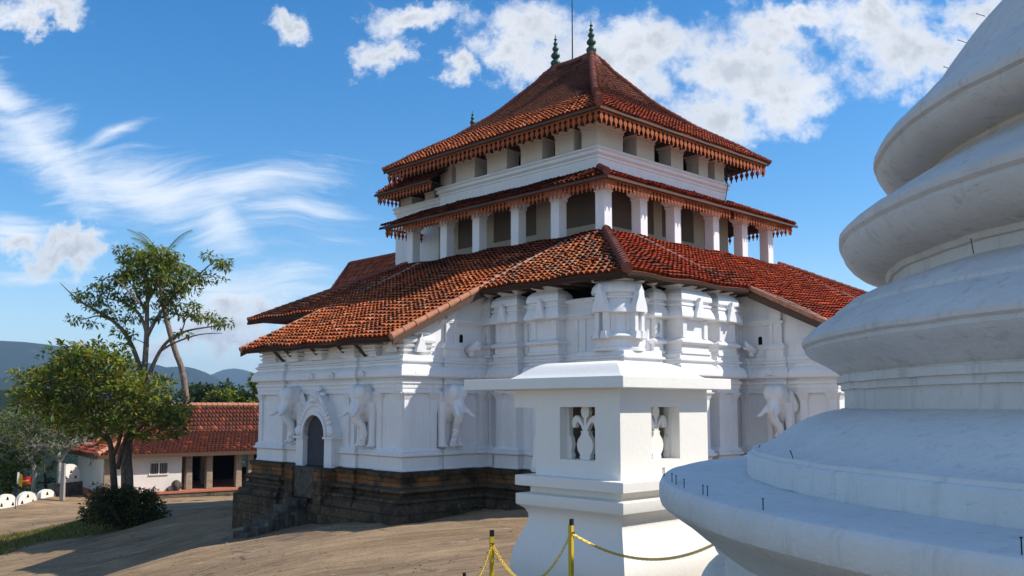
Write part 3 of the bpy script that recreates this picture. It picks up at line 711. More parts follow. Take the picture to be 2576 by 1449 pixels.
# ---- elephants in relief
def elephant(name,org,nrm,label):
    """org: foot point on wall (a,b), nrm outward unit 2D"""
    n=Vector(nrm); t=Vector((-n.y,n.x)); o_=Vector(org)
    X=lambda u,o,z:(o_.x+t.x*u+n.x*o, o_.y+t.y*u+n.y*o, z)
    mb=MB(); rot=Matrix(((n.x,t.x,0),(n.y,t.y,0),(0,0,1)))
    E=lambda u,o,z,r_o,r_u,r_z: mb.ellipsoid(X(u,o,z),(r_o,r_u,r_z),16,12,rot)
    E(0,.38,.36,.56,.46,.52); E(.20,.66,.50,.28,.25,.33); E(-.20,.66,.50,.28,.25,.33); E(0,.1,-.1,.36,.58,.6); E(0,.66,.02,.30,.29,.48)
    mb.tube([X(0,.74,.05),X(0,.84,-.28),X(.02,.74,-.6),X(.12,.52,-.85),X(.14,.42,-1.15),X(.02,.40,-1.45),X(-.02,.36,-1.66)],[.26,.21,.18,.17,.15,.13,.14],12)
    for k in range(9):
        z_=-.30-.11*k; mb.tube([X(-.17,.66-.03*k,z_),X(0,.84-.045*k,z_+.015),X(.17,.66-.03*k,z_)],.022,5)
    for sd in (-1,1):
        E(sd*.30,.72,.24,.05,.06,.05); mb.tube([X(sd*.22,.78,.30),X(sd*.32,.74,.31),X(sd*.38,.66,.26)],.025,5)
        mb.tube([X(sd*.18,.76,.0),X(sd*.26,.98,-.22),X(sd*.36,1.18,-.40),X(sd*.44,1.32,-.44)],[.14,.115,.08,.02],8)
        mb.tube([X(sd*.36,.14,.1),X(sd*.42,.18,-.6),X(sd*.42,.18,-1.2),X(sd*.42,.2,-1.66)],[.26,.20,.17,.20],12)
        E(sd*.42,.26,-1.62,.24,.21,.07)
    o=tb(mb,name,M['white'])
    rm=o.modifiers.new('blend','REMESH'); rm.mode='VOXEL'; rm.voxel_size=.03; rm.use_smooth_shade=True
    sm=o.modifiers.new('smooth','SMOOTH'); sm.iterations=2; sm.factor=.5
    tag(o,label)
    mb=MB()
    for sd in (-1,1):
        mb=MB()
        for k in range(4): mb.ellipsoid(X(sd*(.50+.04*k),.20-.03*k,.36-.13*k),(.07,.17,.24),12,8,rot)
        tb(mb,'ear',M['white'],o,smooth=True)
    # child keeps temple space: relief object sits at the temple origin
    mb=MB()
    for k in range(9): mb.ellipsoid(X(.02+.05*math.sin(k*1.7),.5,-1.0-.075*k),(.10,.13-.004*k,.05),10,6,rot)
    tb(mb,'garland',M['white'],o,smooth=True)
elephant('elephant_relief',(0,2.2),(-1,0),'white elephant relief with tusks just right of the doorway')
elephant('elephant_relief',(0,7.75),(-1,0),'white elephant relief partly behind the door arch')
elephant('elephant_relief',(2.2,0),(0,-1),'white elephant relief on the side wall of the porch')
elephant('elephant_relief',(12.2,-9.5),(-1,0),'white elephant relief on the right porch, beside the domed stupa')
# ------------------------------------------------------------------ roofs
def tcol(dark=0):
    r=random.random()
    if dark:
        b_=(.20,.080,.050) if r<.5 else ((.26,.085,.045) if r<.8 else ((.09,.045,.035) if r<.94 else (.34,.10,.04)))
    else:
        b_=(.50,.128,.040) if r<.55 else ((.40,.098,.034) if r<.78 else ((.26,.075,.036) if r<.92 else (.56,.21,.10)))
    j=random.uniform(.78,1.2); return (b_[0]*j,b_[1]*j,b_[2]*j)
COLJ={}
def tileroof(name,parent,mp,us,dr,prof,mt,dark=0,row=.27,rad=.105,und=True,under_t=.14,cfn=None,flat=None):
    """mp(u,d,z)->local point ; us column positions ; dr(u)->(dmin,dmax) ; prof(d)->z"""
    mb=MB(); base=MB(); seg=4
    us=list(us); du=us[1]-us[0]
    for u in us:
        d0,d1=dr(u)
        if d1-d0<.06: continue
        n=max(1,int(round((d1-d0)/row))); st=(d1-d0)/n; ju=random.uniform(-.012,.012)
        for k in range(n):
            da=d0+k*st; db=da+st*1.12
            mb.col=cfn(u,da) if cfn else tcol(dark)
            ws=(du*.5 if k%2 else 0)+random.uniform(-.02,.02); hh=random.uniform(0,.02)+(.05 if random.random()<.02 else 0)
            vs=[]
            for (d_,r_,lift) in ((da-.02,rad,.085+hh),(min(db,d1+.05),rad*.86,.0)):
                zc=prof(d_)
                for j in range(seg+1):
                    a_=math.pi*j/seg; vs.append(mp(u+ju+ws+math.cos(a_)*r_,d_,zc+lift+math.sin(a_)*r_*.8))
            m_=seg+1
            mb.add(vs,[(j,j+1,m_+j+1,m_+j) for j in range(seg)])
    r=mb.build(name,mt,parent,False,ZB if parent==temple else 0)
    # underlay sheet following the profile, with a soffit below
    for u0 in us:
        u1=u0+du; 
        a0,a1=dr(u0),dr(u1)
        if a0[1]-a0[0]<.02 and a1[1]-a1[0]<.02: continue
        d0=max(0 if False else a0[0],-99)
        m0=a0[1]; m1=a1[1]
        if m1<a1[0]: m1=a1[0]
        if m0<a0[0]: m0=a0[0]
        n=max(1,int((max(m0,m1)-min(a0[0],a1[0]))/1.0)+1)
        for k in range(n):
            e=[a0[0]+(m0-a0[0])*k/n,a0[0]+(m0-a0[0])*(k+1)/n,a1[0]+(m1-a1[0])*(k+1)/n,a1[0]+(m1-a1[0])*k/n]
            if abs(a1[0]-a0[0])>.5: e[2]=min(e[2],e[1]) if False else e[2]
            uu=(u0,u0,u1,u1)
            base.mi=0; base.add([mp(uu[i],e[i],prof(e[i])+.008) for i in range(4)],[(0,1,2,3)])
            base.mi=1; base.add([mp(uu[i],e[i],prof(e[i])-under_t) for i in range(4)],[(3,2,1,0)])
        base.mi=1; base.add([mp(u0,a0[0],prof(a0[0])+.008),mp(u1,a1[0],prof(a1[0])+.008),mp(u1,a1[0],prof(a1[0])-under_t),mp(u0,a0[0],prof(a0[0])-under_t)],[(0,1,2,3)])
    base.build('roof_deck',[M['channel'],M['underlay']],r,False,ZB if parent==temple else 0)
    return r
def cap_tube(mb,pts,rad=.17,step=.42,seg=8):
    """ridge cap made of overlapping barrel tiles"""
    pts=[Vector(p) for p in pts]; L=sum((pts[i+1]-pts[i]).length for i in range(len(pts)-1)); n=max(2,int(L/step))
    def at_(s_):
        for i in range(len(pts)-1):
            d=(pts[i+1]-pts[i]).length
            if s_<=d or i==len(pts)-2: return pts[i].lerp(pts[i+1],s_/d)
            s_-=d
    for k in range(n):
        a=at_(L*k/n); b_=at_(L*(k+1)/n); b2=a+(b_-a)*1.12
        mb.tube([a,b2],[rad*random.uniform(1.04,1.16),rad*.88],seg)
def warp_(u,d): return .05*math.sin(u*.7+1)*math.sin(d*.9)+.035*math.sin(u*1.9+d*.6)
# lower main roof : left face (eave a=3.45) -----------------------
prL=lambda d: zr(d)+(.10*math.exp(-((d)/1.2)**2) if d>-1.2 else .0)*0
def pro_low(d): return ZE+SL*d-.03*math.sin(min(max(d,0),6.45)/6.45*math.pi)
us=np.arange(-8.4,19.4,.30)
def dr_left(u):
    lo=-4.45 if -.5<u<11.45 else 0.0
    hi=min(6.5,u+8.5,19.4-u+.0)
    if 12.5<u: hi=min(hi,19.4-u)
    return lo,max(hi,lo)
def patch_(u,d,sd): return float(fbm(np.array([u*.45]),np.array([d*.6]),3,sd)[0])
def c_left(u,d):
    c_=tcol(0); w_=patch_(u,d,5)
    if w_>.10 and random.random()<.6: c_=(c_[0]*.62,c_[1]*.72,c_[2]*.9)
    if w_<-.16 and random.random()<.4: c_=(c_[0]*1.12,c_[1]*1.35,c_[2]*1.5)
    g=math.sin(u*.9)+math.sin(u*.31+d*1.3)
    if u<-1 and random.random()<.38: return (c_[0]*.62+.05,c_[1]*.9+.035,c_[2]*1.1+.03)
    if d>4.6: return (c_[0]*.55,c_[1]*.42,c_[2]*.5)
    return c_
mpL=lambda u,d,z:(3.45+d,u,z+warp_(u,d))
roofL=tileroof('roof',temple,mpL,us,dr_left,pro_low,M['tile'],0,cfn=c_left,row=.33,rad=.155); tag(roofL,'orange lower roof slope on the left')
mpR=lambda u,d,z:(u,-8.5+d,z+warp_(u+3,d))
us=np.arange(3.5,31.9,.29)
def dr_right(u):
    lo=-4.45 if 11.7<u<23.6 else 0.0
    return lo,max(min(6.5,u-3.45,31.9-u),lo)
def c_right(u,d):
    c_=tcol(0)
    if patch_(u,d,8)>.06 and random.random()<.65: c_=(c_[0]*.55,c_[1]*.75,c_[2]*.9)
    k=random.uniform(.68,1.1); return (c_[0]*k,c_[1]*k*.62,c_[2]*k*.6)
roofR=tileroof('roof',temple,mpR,us,dr_right,pro_low,M['tile'],0,cfn=c_right,row=.31,rad=.15); tag(roofR,'dark red lower roof slope on the right')
# hidden far slopes
mb=MB()
mb.add([(3.45,19.4,ZE),(31.9,19.4,ZE),(25.4,12.9,zr(6.5)),(9.95,12.9,zr(6.5))],[(0,1,2,3)]); mb.add([(31.9,-8.5,ZE),(31.9,19.4,ZE),(25.4,12.9,zr(6.5)),(25.4,-2,zr(6.5))],[(0,1,2,3)])
mb.add([(9.95,-2,zr(6.5)-.02),(25.4,-2,zr(6.5)-.02),(25.4,12.9,zr(6.5)-.02),(9.95,12.9,zr(6.5)-.02)],[(0,1,2,3)])
tb(mb,'roof_back_slope',M['channel'])
# hips
mb=MB(); cap_tube(mb,[mpL(-8.55,-.08,ZE+.10),mpL(-2.2,6.3,zr(6.3)+.16)],.2); autosm(tb(mb,'ridge_cap',M['cap'],roofL),50); mb=MB(); cap_tube(mb,[(31.9,-8.5,ZE+.1),(25.4,-2,zr(6.5)+.14)],.16); autosm(tb(mb,'ridge_cap',M['cap'],roofL),50); mb=MB(); cap_tube(mb,[(3.45,19.4,ZE+.1),(9.95,12.9,zr(6.5)+.14)],.16)
autosm(tb(mb,'ridge_cap',M['cap'],roofL),50)
# verge tiles + barge boards of the porches
def verge(pts,parent,nm='verge_tile'):
    mb=MB(); cap_tube(mb,pts,.13,.62,8); autosm(tb(mb,nm,M['edge'],parent),50)
    return
zv=lambda d: pro_low(d)+.08
verge([(3.45-4.5,-.52,zv(-4.5)),(3.45-1.5,-.52,zv(-1.5)),(3.45+.05,-.52,zv(.05))],roofL)
verge([(3.45-4.5,11.5,zv(-4.5)),(3.45+.05,11.5,zv(.05))],roofL)
verge([(11.68,-8.5-4.5,zv(-4.5)),(11.68,-8.5,zv(0))],roofR)
mb=MB()
for (y0,y1) in ((-.62,-.54),(11.52,11.6)): mb.add([(-1.0,y0,zr(-4.45)-.02),(3.5,y0,zr(0)-.02),(3.5,y0,zr(0)-.3),(-1.0,y0,zr(-4.45)-.26),(-1.0,y1,zr(-4.45)-.02),(3.5,y1,zr(0)-.02),(3.5,y1,zr(0)-.3),(-1.0,y1,zr(-4.45)-.26)],[(0,1,2,3),(7,6,5,4),(0,4,5,1),(3,2,6,7),(0,3,7,4),(1,5,6,2)])
tbs(mb,'barge_board',M['wood'],1,roofL)
mb=MB(); x0,x1=11.56,11.64
mb.add([(x0,-12.95,zr(-4.45)-.02),(x0,-8.4,zr(0)-.02),(x0,-8.4,zr(0)-.3),(x0,-12.95,zr(-4.45)-.26),(x1,-12.95,zr(-4.45)-.02),(x1,-8.4,zr(0)-.02),(x1,-8.4,zr(0)-.3),(x1,-12.95,zr(-4.45)-.26)],[(0,1,2,3),(7,6,5,4),(0,4,5,1),(3,2,6,7),(0,3,7,4),(1,5,6,2)])
tb(mb,'barge_board',M['wood'],roofR)
# eave boards
mb=MB(); 
for b0,b1,a_ in ((-8.5,-.6,3.5),(11.6,19.4,3.5)): mb.box(a_,a_+.05,b0,b1,ZE-.16,ZE-.0)
mb.box(-.96,-.9,-.5,11.5,zr(-4.4)-.16,zr(-4.4)); tbs(mb,'eave_board',M['wood'],1,roofL)
mb=MB(); mb.box(3.5,11.6,-8.45,-8.4,ZE-.16,ZE); tb(mb,'eave_board',M['wood'],roofR)
# mortar lines running up the slopes
def mline(mp,u,d0,d1,parent,w_=.028):
    n=int((d1-d0)/.3); mb=MB()
    for k in range(n):
        a=d0+(d1-d0)*k/n; b_=d0+(d1-d0)*(k+1)/n; s_=w_*random.uniform(.7,1.5)
        mb.add([mp(u-s_,a,pro_low(a)+.08),mp(u+s_,a,pro_low(a)+.08),mp(u+s_,b_,pro_low(b_)+.08),mp(u-s_,b_,pro_low(b_)+.08),mp(u-s_*.7,a,pro_low(a)+.19),mp(u+s_*.7,a,pro_low(a)+.19),mp(u+s_*.7,b_,pro_low(b_)+.19),mp(u-s_*.7,b_,pro_low(b_)+.19)],[(4,5,6,7),(0,1,5,4),(1,2,6,5),(2,3,7,6),(3,0,4,7)])
    tb(mb,'mortar_line',M['mortar'],parent)
mline(mpL,-.5,.1,5.6,roofL); mline(mpL,11.45,.1,6.4,roofL); mline(mpR,11.7,-4.4,0,roofR,.05); mline(mpR,11.7,0,6.2,roofR); mline(mpR,23.6,-4,6.3,roofR)
mb=MB()
for (u,d,s_) in ((17.6,-2.0,.3),(18.2,-2.2,.22),(17.9,-1.6,.15)): p=mpR(u,d,pro_low(d)+.2); mb.ellipsoid(p,(s_,.12,.05),8,4)
tbs(mb,'mortar_patch',M['mortar'],1,roofR,True)

# far vestibule roof behind the tower
fr=MB(); 
def vest(d): return 10.88-(8.3-d)*1.35
usv=np.arange(16.9,30.3,.28)
mpV=lambda u,d,z:(9.3+d,u,z)
rv=tileroof('roof',temple,mpV,usv,lambda u:(4.9,8.3-max(0,(u-29.9)*3)),vest,M['tile'],0,row=.3,cfn=lambda u,d:(lambda c:(c[0]*.72,c[1]*.6,c[2]*.65))(tcol(0)))
tag(rv,'steep roof of the far front hall')
mb=MB(); mb.add([(17.6,16.9,10.88),(17.6,30.2,10.88),(26,30.2,4.5),(26,16.9,4.5)],[(0,1,2,3)]); mb.add([(17.6,30.15,10.8),(13.6,30.15,5.2),(26,30.15,4.2)],[(0,1,2)]); tb(mb,'roof_back_slope',M['channel'],rv)
mb=MB(); cap_tube(mb,[(17.6,16.9,10.98),(17.6,30.2,10.98)],.16); autosm(tb(mb,'ridge_cap',M['cap'],rv),50); mb=MB(); cap_tube(mb,[(17.55,30.2,10.95),(14.4,30.2,vest(5.1)+.1)],.14); autosm(tb(mb,'ridge_cap',M['cap'],rv),50)
mb=MB(); mb.box(10,25.3,18.3,29.6,-4.4,4.4); tb(mb,'hall_wall',M['white'])

# ------------------------------------------------------------------ tower
CA0,CA1,CB0,CB1=9.9,25.3,-2.0,12.9
WA0,WA1,WB0,WB1=11.85,23.2,0.05,12.3
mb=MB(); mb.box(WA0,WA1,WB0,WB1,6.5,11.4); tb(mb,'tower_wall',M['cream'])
mb=MB(); mb.box(12.2,23,12.3,17.1,5.5,11.6); tb(mb,'vestibule_wall',M['white'])
# flat panels behind the columns, shade of the bays put into their colour
def recess_shade(axis,c,u0,u1,z0,z1):
    mb=MB(); t=.10
    if axis=='b': 
        mb.box(c-.02,c-.008,u0,u1,z0,z1)
    else: mb.box(u0,u1,c-.02,c-.008,z0,z1)
    o=tb(mb,'bay_shade',M['recess_shade'])
for u0,u1 in ((.2,2.7),(4.2,5.5),(6.1,7.5),(9.1,10.5)): recess_shade('b',WA0,u0,u1,8.95,10.9)
for u0,u1 in ((12.6,14.4),(15.2,16.2),(16.9,17.5),(18.4,19.8),(20.8,22)): recess_shade('a',WB0,u0,u1,8.95,10.9)
# raised flat piers between the dark panels
mb=MB()
for u0,u1 in ((2.7,4.2),(5.5,6.1),(7.5,9.1),(10.5,12.25)): mb.box(WA0-.12,WA0-.03,u0,u1,8.0,10.95)
for u0,u1 in ((14.4,15.2),(16.2,16.9),(17.5,18.4),(19.8,20.8),(22,23.2)): mb.box(u0,u1,WB0-.12,WB0-.03,8.0,10.95)
mb.box(WA0-.14,WA0-.03,.2,12.25,7.9,8.9); mb.box(12.0,23.2,WB0-.14,WB0-.03,7.9,8.9)
tbs(mb,'verandah_pier',M['cream'])
# columns
def column(x,y,wa_,wb_):
    mb=MB(); mb.box(x,x+wa_,y,y+wb_,7.0,9.98)
    sweep(mb,[(x,y),(x+wa_,y),(x+wa_,y+wb_),(x,y+wb_)],[(.0,9.92),(.05,9.94),(.05,10.0),(.02,10.03),(.07,10.12),(.15,10.2),(.17,10.24),(.17,10.45)])
    c_=tb(mb,'column',M['white'],fix=True); bevel(c_,.02,1)
wc=.56
COLB=[12.39, 9.34, 6.65, 3.68, 0.87]; COLA=[12.59, 15.34, 18.79, 21.6, 24.3]
Lb=[11.6]      # near-edge positions along b
for i,b_ in enumerate(COLB): column(CA0,b_,wc,wc)
column(CA0,CB0,wc,wc)
for a_ in COLA: column(a_,CB0,wc,wc)
mb=MB(); mb.box(CA0+.1,CA0+.7,CB0+.1,CB1,10.3,10.5); mb.box(CA0+.1,CA1,CB0+.1,CB0+.7,10.3,10.5); tbs(mb,'wall_plate',M['wood'])
# mid roof
EM=(9.2,-2.75); EMZ=10.42
pm=lambda d: EMZ+.44*d
mpm1=lambda u,d,z:(EM[0]+d,u,z+warp_(u,d)*.6); mpm2=lambda u,d,z:(u,EM[1]+d,z+warp_(u,d)*.6)
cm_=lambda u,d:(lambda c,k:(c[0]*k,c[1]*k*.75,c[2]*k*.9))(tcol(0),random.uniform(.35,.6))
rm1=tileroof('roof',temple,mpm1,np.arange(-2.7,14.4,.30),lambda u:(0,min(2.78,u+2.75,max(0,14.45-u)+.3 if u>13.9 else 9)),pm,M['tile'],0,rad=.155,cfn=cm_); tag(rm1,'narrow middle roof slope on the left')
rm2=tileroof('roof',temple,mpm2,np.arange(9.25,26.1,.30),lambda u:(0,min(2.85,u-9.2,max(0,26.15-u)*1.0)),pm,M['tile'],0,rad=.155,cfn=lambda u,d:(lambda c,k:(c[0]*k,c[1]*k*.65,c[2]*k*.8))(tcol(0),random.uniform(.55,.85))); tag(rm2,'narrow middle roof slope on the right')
mb=MB(); cap_tube(mb,[(9.1,-2.85,EMZ+.12),(11.9,-.0,pm(2.8)+.14)],.17,.36); autosm(tb(mb,'ridge_cap',M['cap'],rm1),50); mb=MB(); cap_tube(mb,[(26.1,-2.7,EMZ+.1),(23.3,.0,pm(2.8)+.14)],.14); autosm(tb(mb,'ridge_cap',M['cap'],rm1),50)
mb=MB(); mb.add([(26.15,-2.75,EMZ-.1),(26.15,14.4,EMZ-.1),(23.2,12.3,pm(2.8)-.1),(23.2,.05,pm(2.8)-.1)],[(0,1,2,3)]); tb(mb,'roof_back_slope',M['underlay'],rm2)
# gutters boards
mb=MB(); mb.box(9.16,9.24,-2.75,14.4,EMZ-.13,EMZ-.02); mb.box(9.24,26.15,-2.79,-2.71,EMZ-.13,EMZ-.02); tbs(mb,'eave_board',M['wood'],1,rm1)
# scalloped valances
PEND=[(-.5,0),(-.5,-.20),(-.20,-.26),(-.16,-.34),(-.30,-.42),(-.38,-.52),(-.34,-.62),(-.20,-.72),(-.10,-.82),(-.13,-.88),(-.10,-.94),(0,-1.0)]
def valance(axis,c,u0,u1,z,h,wd,parent,nm='valance',th=.03,mt=None):
    mb=MB(); n=int(round((u1-u0)/wd)); w2=(u1-u0)/n
    for k in range(n):
        if random.random()<.015: continue
        uc=u0+(k+.5)*w2; jj=random.uniform(-.015,.015)
        L=[(uc+x*w2,z+y*h+(jj if y<-.35 else 0)) for x,y in PEND]; Rr=[(uc-x*w2,z+y*h+(jj if y<-.35 else 0)) for x,y in PEND[-2::-1]]
        mb.prism(L+Rr,axis,c,c+th)
    if axis=='a': mb.box(c+th,c+th+.02,u0,u1,z-.14*h,z)
    else: mb.box(u0,u1,c+th,c+th+.02,z-.14*h,z)
    tb(mb,nm,mt or M['valance'],parent,fix=True)
valance('a',9.34,-2.6,14.3,EMZ-.05,.56,.27,rm1); valance('b',-2.61,9.36,26.0,EMZ-.05,.56,.27,rm2)
valance('b',14.3,9.4,12.2,EMZ-.05,.56,.27,rm1); valance('a',25.95,-2.6,13,EMZ-.05,.56,.27,rm2)
# band and cornice above the mid roof
mb=MB()
BAND=[(0,11.3),(0,12.28),(.05,12.30),(.05,12.40),(.10,12.44),(.18,12.50),(.18,12.58),(.12,12.60),(.15,12.66),(.24,12.72),(.24,12.80),(.18,12.84),(-.5,12.84)]
sweep(mb,[(WA0,WB0),(WA1,WB0),(WA1,WB1),(WA0,WB1)],BAND); tb(mb,'tower_band',M['white'])
mb=MB(); sweep(mb,[(12.25,12.3),(23,12.3),(23,17.1),(12.25,17.1)],[(o*.8,z-.42) for o,z in BAND]); tb(mb,'vestibule_band',M['white'])
# stub pillars
def stub(x0,x1,y0,y1,z0=12.84,zt=14.35,mt='cream'):
    mb=MB(); sweep(mb,[(x0,y0),(x1,y0),(x1,y1),(x0,y1)],[(0,z0-.05),(0,zt-.55),(.04,zt-.53),(.04,zt-.46),(.02,zt-.44),(.08,zt-.34),(.14,zt-.28),(.14,zt-.2),(.18,zt-.18),(.2,zt-.08),(.2,zt)])
    tb(mb,'stub_pillar',M['stub'],fix=True)
stub(WA0,WA0+2.0,WB0-.0,WB0+1.05,12.84,14.3)
for u0,u1 in ((1.65,2.95),(3.9,5.5),(6.6,8.2),(9.25,10.9),(11.3,12.3)): stub(WA0+.02,WA0+.95,u0,u1)
for u0,u1 in ((15.0,16.5),(18.0,19.1),(20.6,21.5),(22.2,23.15)): stub(u0,u1,WB0+.02,WB0+.85)
for u0,u1 in ((13.4,14.3),(15.6,17.0)): stub(12.3,13.4,u0,u1,12.42,13.4)
mb=MB(); mb.box(WA0+1.6,WA1-.3,WB0+1.3,WB1-.2,12.5,14.6); mb.box(13.6,22,12.2,16.6,12,13.6); tb(mb,'chamber_shade',M['dark'])  # black blocks stand in for the shade between the stub pillars
# top roof
TA0,TA1,TB0,TB1=10.07,25.25,-1.6,15.4
KA=7.55
def ptop(s_):   # s_ = fraction eave->ridge
    X=[-.2,0,.16,.42,.5,.61,.68,.77,.886,.93,1.0,1.1]; Zt=[14.0,14.1,15.0,16.2,16.7,17.35,17.85,18.6,19.55,20.05,20.6,21.3]
    return float(np.interp(s_,X,Zt))
def toproof(nm,axis,fr0,fr1,dark,row,rad,du,label,flat=False):
    sc_=7.0 if axis=='b' else KA
    if axis=='a': # left face: u along b, d along a, hip insets: near b inset .927*d, far
        mp=lambda u,d,z:(TA0+d,u,z+warp_(u,d)*.5); us=np.arange(TB0+.05,TB1,du)
        lim=lambda u:(min(KA,(u-TB0)/7.0*KA,(TB1-u)/7.1*KA)); pf=lambda d:ptop(d/KA)
    else:
        mp=lambda u,d,z:(u,TB0+d,z+warp_(u,d)*.5); us=np.arange(TA0+.05,TA1,du)
        lim=lambda u:(min(7.0,(u-TA0)/KA*7.0,(TA1-u)/KA*7.0)); pf=lambda d:ptop(d/7.0)
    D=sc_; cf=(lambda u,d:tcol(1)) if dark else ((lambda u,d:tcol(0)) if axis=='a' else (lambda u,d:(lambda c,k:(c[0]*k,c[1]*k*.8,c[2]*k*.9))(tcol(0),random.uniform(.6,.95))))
    r=tileroof(nm,temple,mp,us,lambda u:(fr0*D,max(fr0*D,min(fr1*D,lim(u)))),pf,M['tile_dark' if dark else 'tile'],dark,row,rad,cfn=cf); tag(r,label); return r
rt1=toproof('roof','a',0,.40,0,.29,.145,.28,'bright orange skirt of the topmost roof, left side')
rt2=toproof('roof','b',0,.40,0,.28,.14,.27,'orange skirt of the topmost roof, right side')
rt3=toproof('roof','a',.39,1,1,.17,.06,.16,'dark weathered upper slope of the topmost roof, left side')
rt4=toproof('roof','b',.39,1,1,.17,.06,.16,'dark weathered upper slope of the topmost roof, right side')
def hp(s_,far=0):
    if far==0: return (TA0+KA*s_,TB0+7.0*s_,ptop(s_)+.14)
    if far==1: return (TA1-KA*s_,TB0+7.0*s_,ptop(s_)+.10)
    return (TA0+KA*s_,TB1-7.1*s_,ptop(s_)+.10)
SS=[-.015,.08,.16,.3,.42,.5,.61,.68,.77,.886,.93,.985]
mb=MB(); cap_tube(mb,[hp(x) for x in SS],.21,.34,10); autosm(tb(mb,'ridge_cap',M['cap'],rt3),50); mb=MB(); cap_tube(mb,[hp(x,1) for x in SS],.15,.34); autosm(tb(mb,'ridge_cap',M['cap'],rt3),50); mb=MB(); cap_tube(mb,[hp(x,2) for x in SS],.15,.34)
autosm(tb(mb,'ridge_cap',M['cap'],rt3),50); mb=MB(); cap_tube(mb,[(17.62,5.4,20.66),(17.62,6.8,20.58),(17.62,8.3,20.66)],.18,.34); autosm(tb(mb,'ridge_cap',M['cap'],rt3),50)
# plastered apex
mb=MB()
for fz in (5.4,8.3):
    mb.lathe([(1.1,19.35),(.86,19.8),(.6,20.25),(.38,20.6),(.26,20.78),(.1,20.84)],(17.62,fz),4,R_(45),R_(405))
[autosm(o_,60) for o_ in tbs(mb,'ridge_plaster',M['cap'],1,rt3)]
# far sides of the top roof (closed) and soffit
mb=MB()
for f in ([(TA1,TB0),(TA1,TB1)],):
    n=10
    for k in range(n):
        s0,s1=k/n,(k+1)/n
        mb.add([(TA1-KA*s0,TB0+7*s0,ptop(s0)),(TA1-KA*s0,TB1-7.1*s0,ptop(s0)),(TA1-KA*s1,TB1-7.1*s1,ptop(s1)),(TA1-KA*s1,TB0+7*s1,ptop(s1))],[(0,1,2,3)])
        mb.add([(TA0+KA*s0,TB1-7.1*s0,ptop(s0)),(TA1-KA*s0,TB1-7.1*s0,ptop(s0)),(TA1-KA*s1,TB1-7.1*s1,ptop(s1)),(TA0+KA*s1,TB1-7.1*s1,ptop(s1))],[(0,1,2,3)])
tb(mb,'roof_back_slope',M['channel'],rt4)
mb=MB()
for k in range(24): # exposed rafters under the right-hand eave
    u=10.6+k*.62; mb.box(u,u+.08,TB0+.15,WB0+1.2,13.98,14.06)
for k in range(26):
    u=-1.1+k*.62; mb.box(TA0+.15,WA0+1.0,u,u+.08,13.98,14.06)
for k in range(20): mb.box(WA1-.2,TA1-.1,-1.2+k*.7,-1.12+k*.7,13.98,14.06)
mb.tube([(23.2,.3,13.2),(25.0,-.6,13.95)],.06,6)
tbs(mb,'rafter',M['wood'],1,rt2)
mb=MB(); mb.box(TA0+.1,TA1-.1,TB0+.1,TB1-.1,14.075,14.09); tb(mb,'soffit',M['underlay'],rt2)
mb=MB(); mb.box(TA0-.03,TA0+.04,TB0,TB1,13.99,14.10); mb.box(TA0+.04,TA1,TB0-.03,TB0+.04,13.99,14.10); tbs(mb,'eave_board',M['wood'],1,rt1)
valance('a',TA0+.10,TB0+.12,TB1-.1,14.05,.70,.36,rt1); valance('b',TB0+.10,TA0+.12,TA1-.1,14.05,.70,.36,rt2)
valance('a',TA1-.14,TB0+.12,TB1-.1,14.05,.70,.36,rt2); valance('b',TB1-.14,TA0+.1,TA0+2.2,14.05,.70,.36,rt1)
# vestibule roof, projecting to the far left
mpv=lambda u,d,z:(10.45+d,u,z+warp_(u,d)*.4); pv=lambda d:12.98+.72*d
rvt=tileroof('roof',temple,mpv,np.arange(11.5,16.95,.25),lambda u:(0,max(0,min(7.1,(16.95-u)*6.0+0.02))),pv,M['tile'],0,rad=.1,cfn=cm_); tag(rvt,'small lower roof at the far left of the tower')
mb=MB(); mb.add([(10.45,16.95,12.96),(24.8,16.95,12.96),(17.6,14.5,16.5)],[(0,1,2)]); mb.box(10.6,24.7,12,16.85,12.955,12.97); tb(mb,'roof_back_slope',M['underlay'],rvt)
mb=MB(); mb.box(10.41,10.47,11.5,16.98,12.86,12.96); tb(mb,'eave_board',M['wood'],rvt)
valance('a',10.55,11.5,16.85,12.92,.56,.31,rvt); valance('b',16.75,10.6,13.6,12.92,.56,.31,rvt)
# finials
def finial(x,y,z,s_=1.0,nm='finial'):
    mb=MB(); P_=[(.0,0),(.20,0),(.27,.12),(.27,.22),(.16,.34),(.12,.38),(.14,.42),(.24,.52),(.25,.62),(.15,.76),(.10,.80),(.13,.86),(.18,.94),(.17,1.02),(.10,1.12),(.07,1.16),(.11,1.22),(.12,1.28),(.06,1.38),(.05,1.45),(.10,1.50),(.04,1.56),(.02,1.75),(.0,1.85)]
    mb.lathe([(r*s_,z+h*s_) for r,h in P_],(x,y),16); autosm(tb(mb,nm,M['finial']),60)
finial(17.62,5.4,20.72,1.12); finial(17.62,8.3,20.72,1.12); finial(17.6,15.95,17.95,1.0)
mb=MB(); mb.box(17.5,17.7,12,16.2,15,17.9); tb(mb,'ridge_block',M['cap'])
mb=MB(); mb.tube([(17.62,6.9,20.5),(17.62,6.9,27.5)],[.045,.02],6); tb(mb,'lightning_rod',M['iron'])
mb=MB(); mb.tube([(22.95,-.22,14.0),(22.95,-.22,12.9),(22.95,-.3,12.75),(22.95,-.08,11.7)],.025,5); tb(mb,'earth_cable',M['iron'])

# ------------------------------------------------------------------ small square shrine in front
KZ=-2.75
kp=tw(-11.795,-20.576,0); kiosk=empty('shrine',(kp.x,kp.y,KZ),PH,'small square whitewashed shrine on a bulging pedestal in front of the temple','shrine')
kb=lambda mb,n,m_,par=None,**k: mb.build(n,m_,par or kiosk,zoff=KZ,**k)
W=2.16
mb=MB()
t_=.30
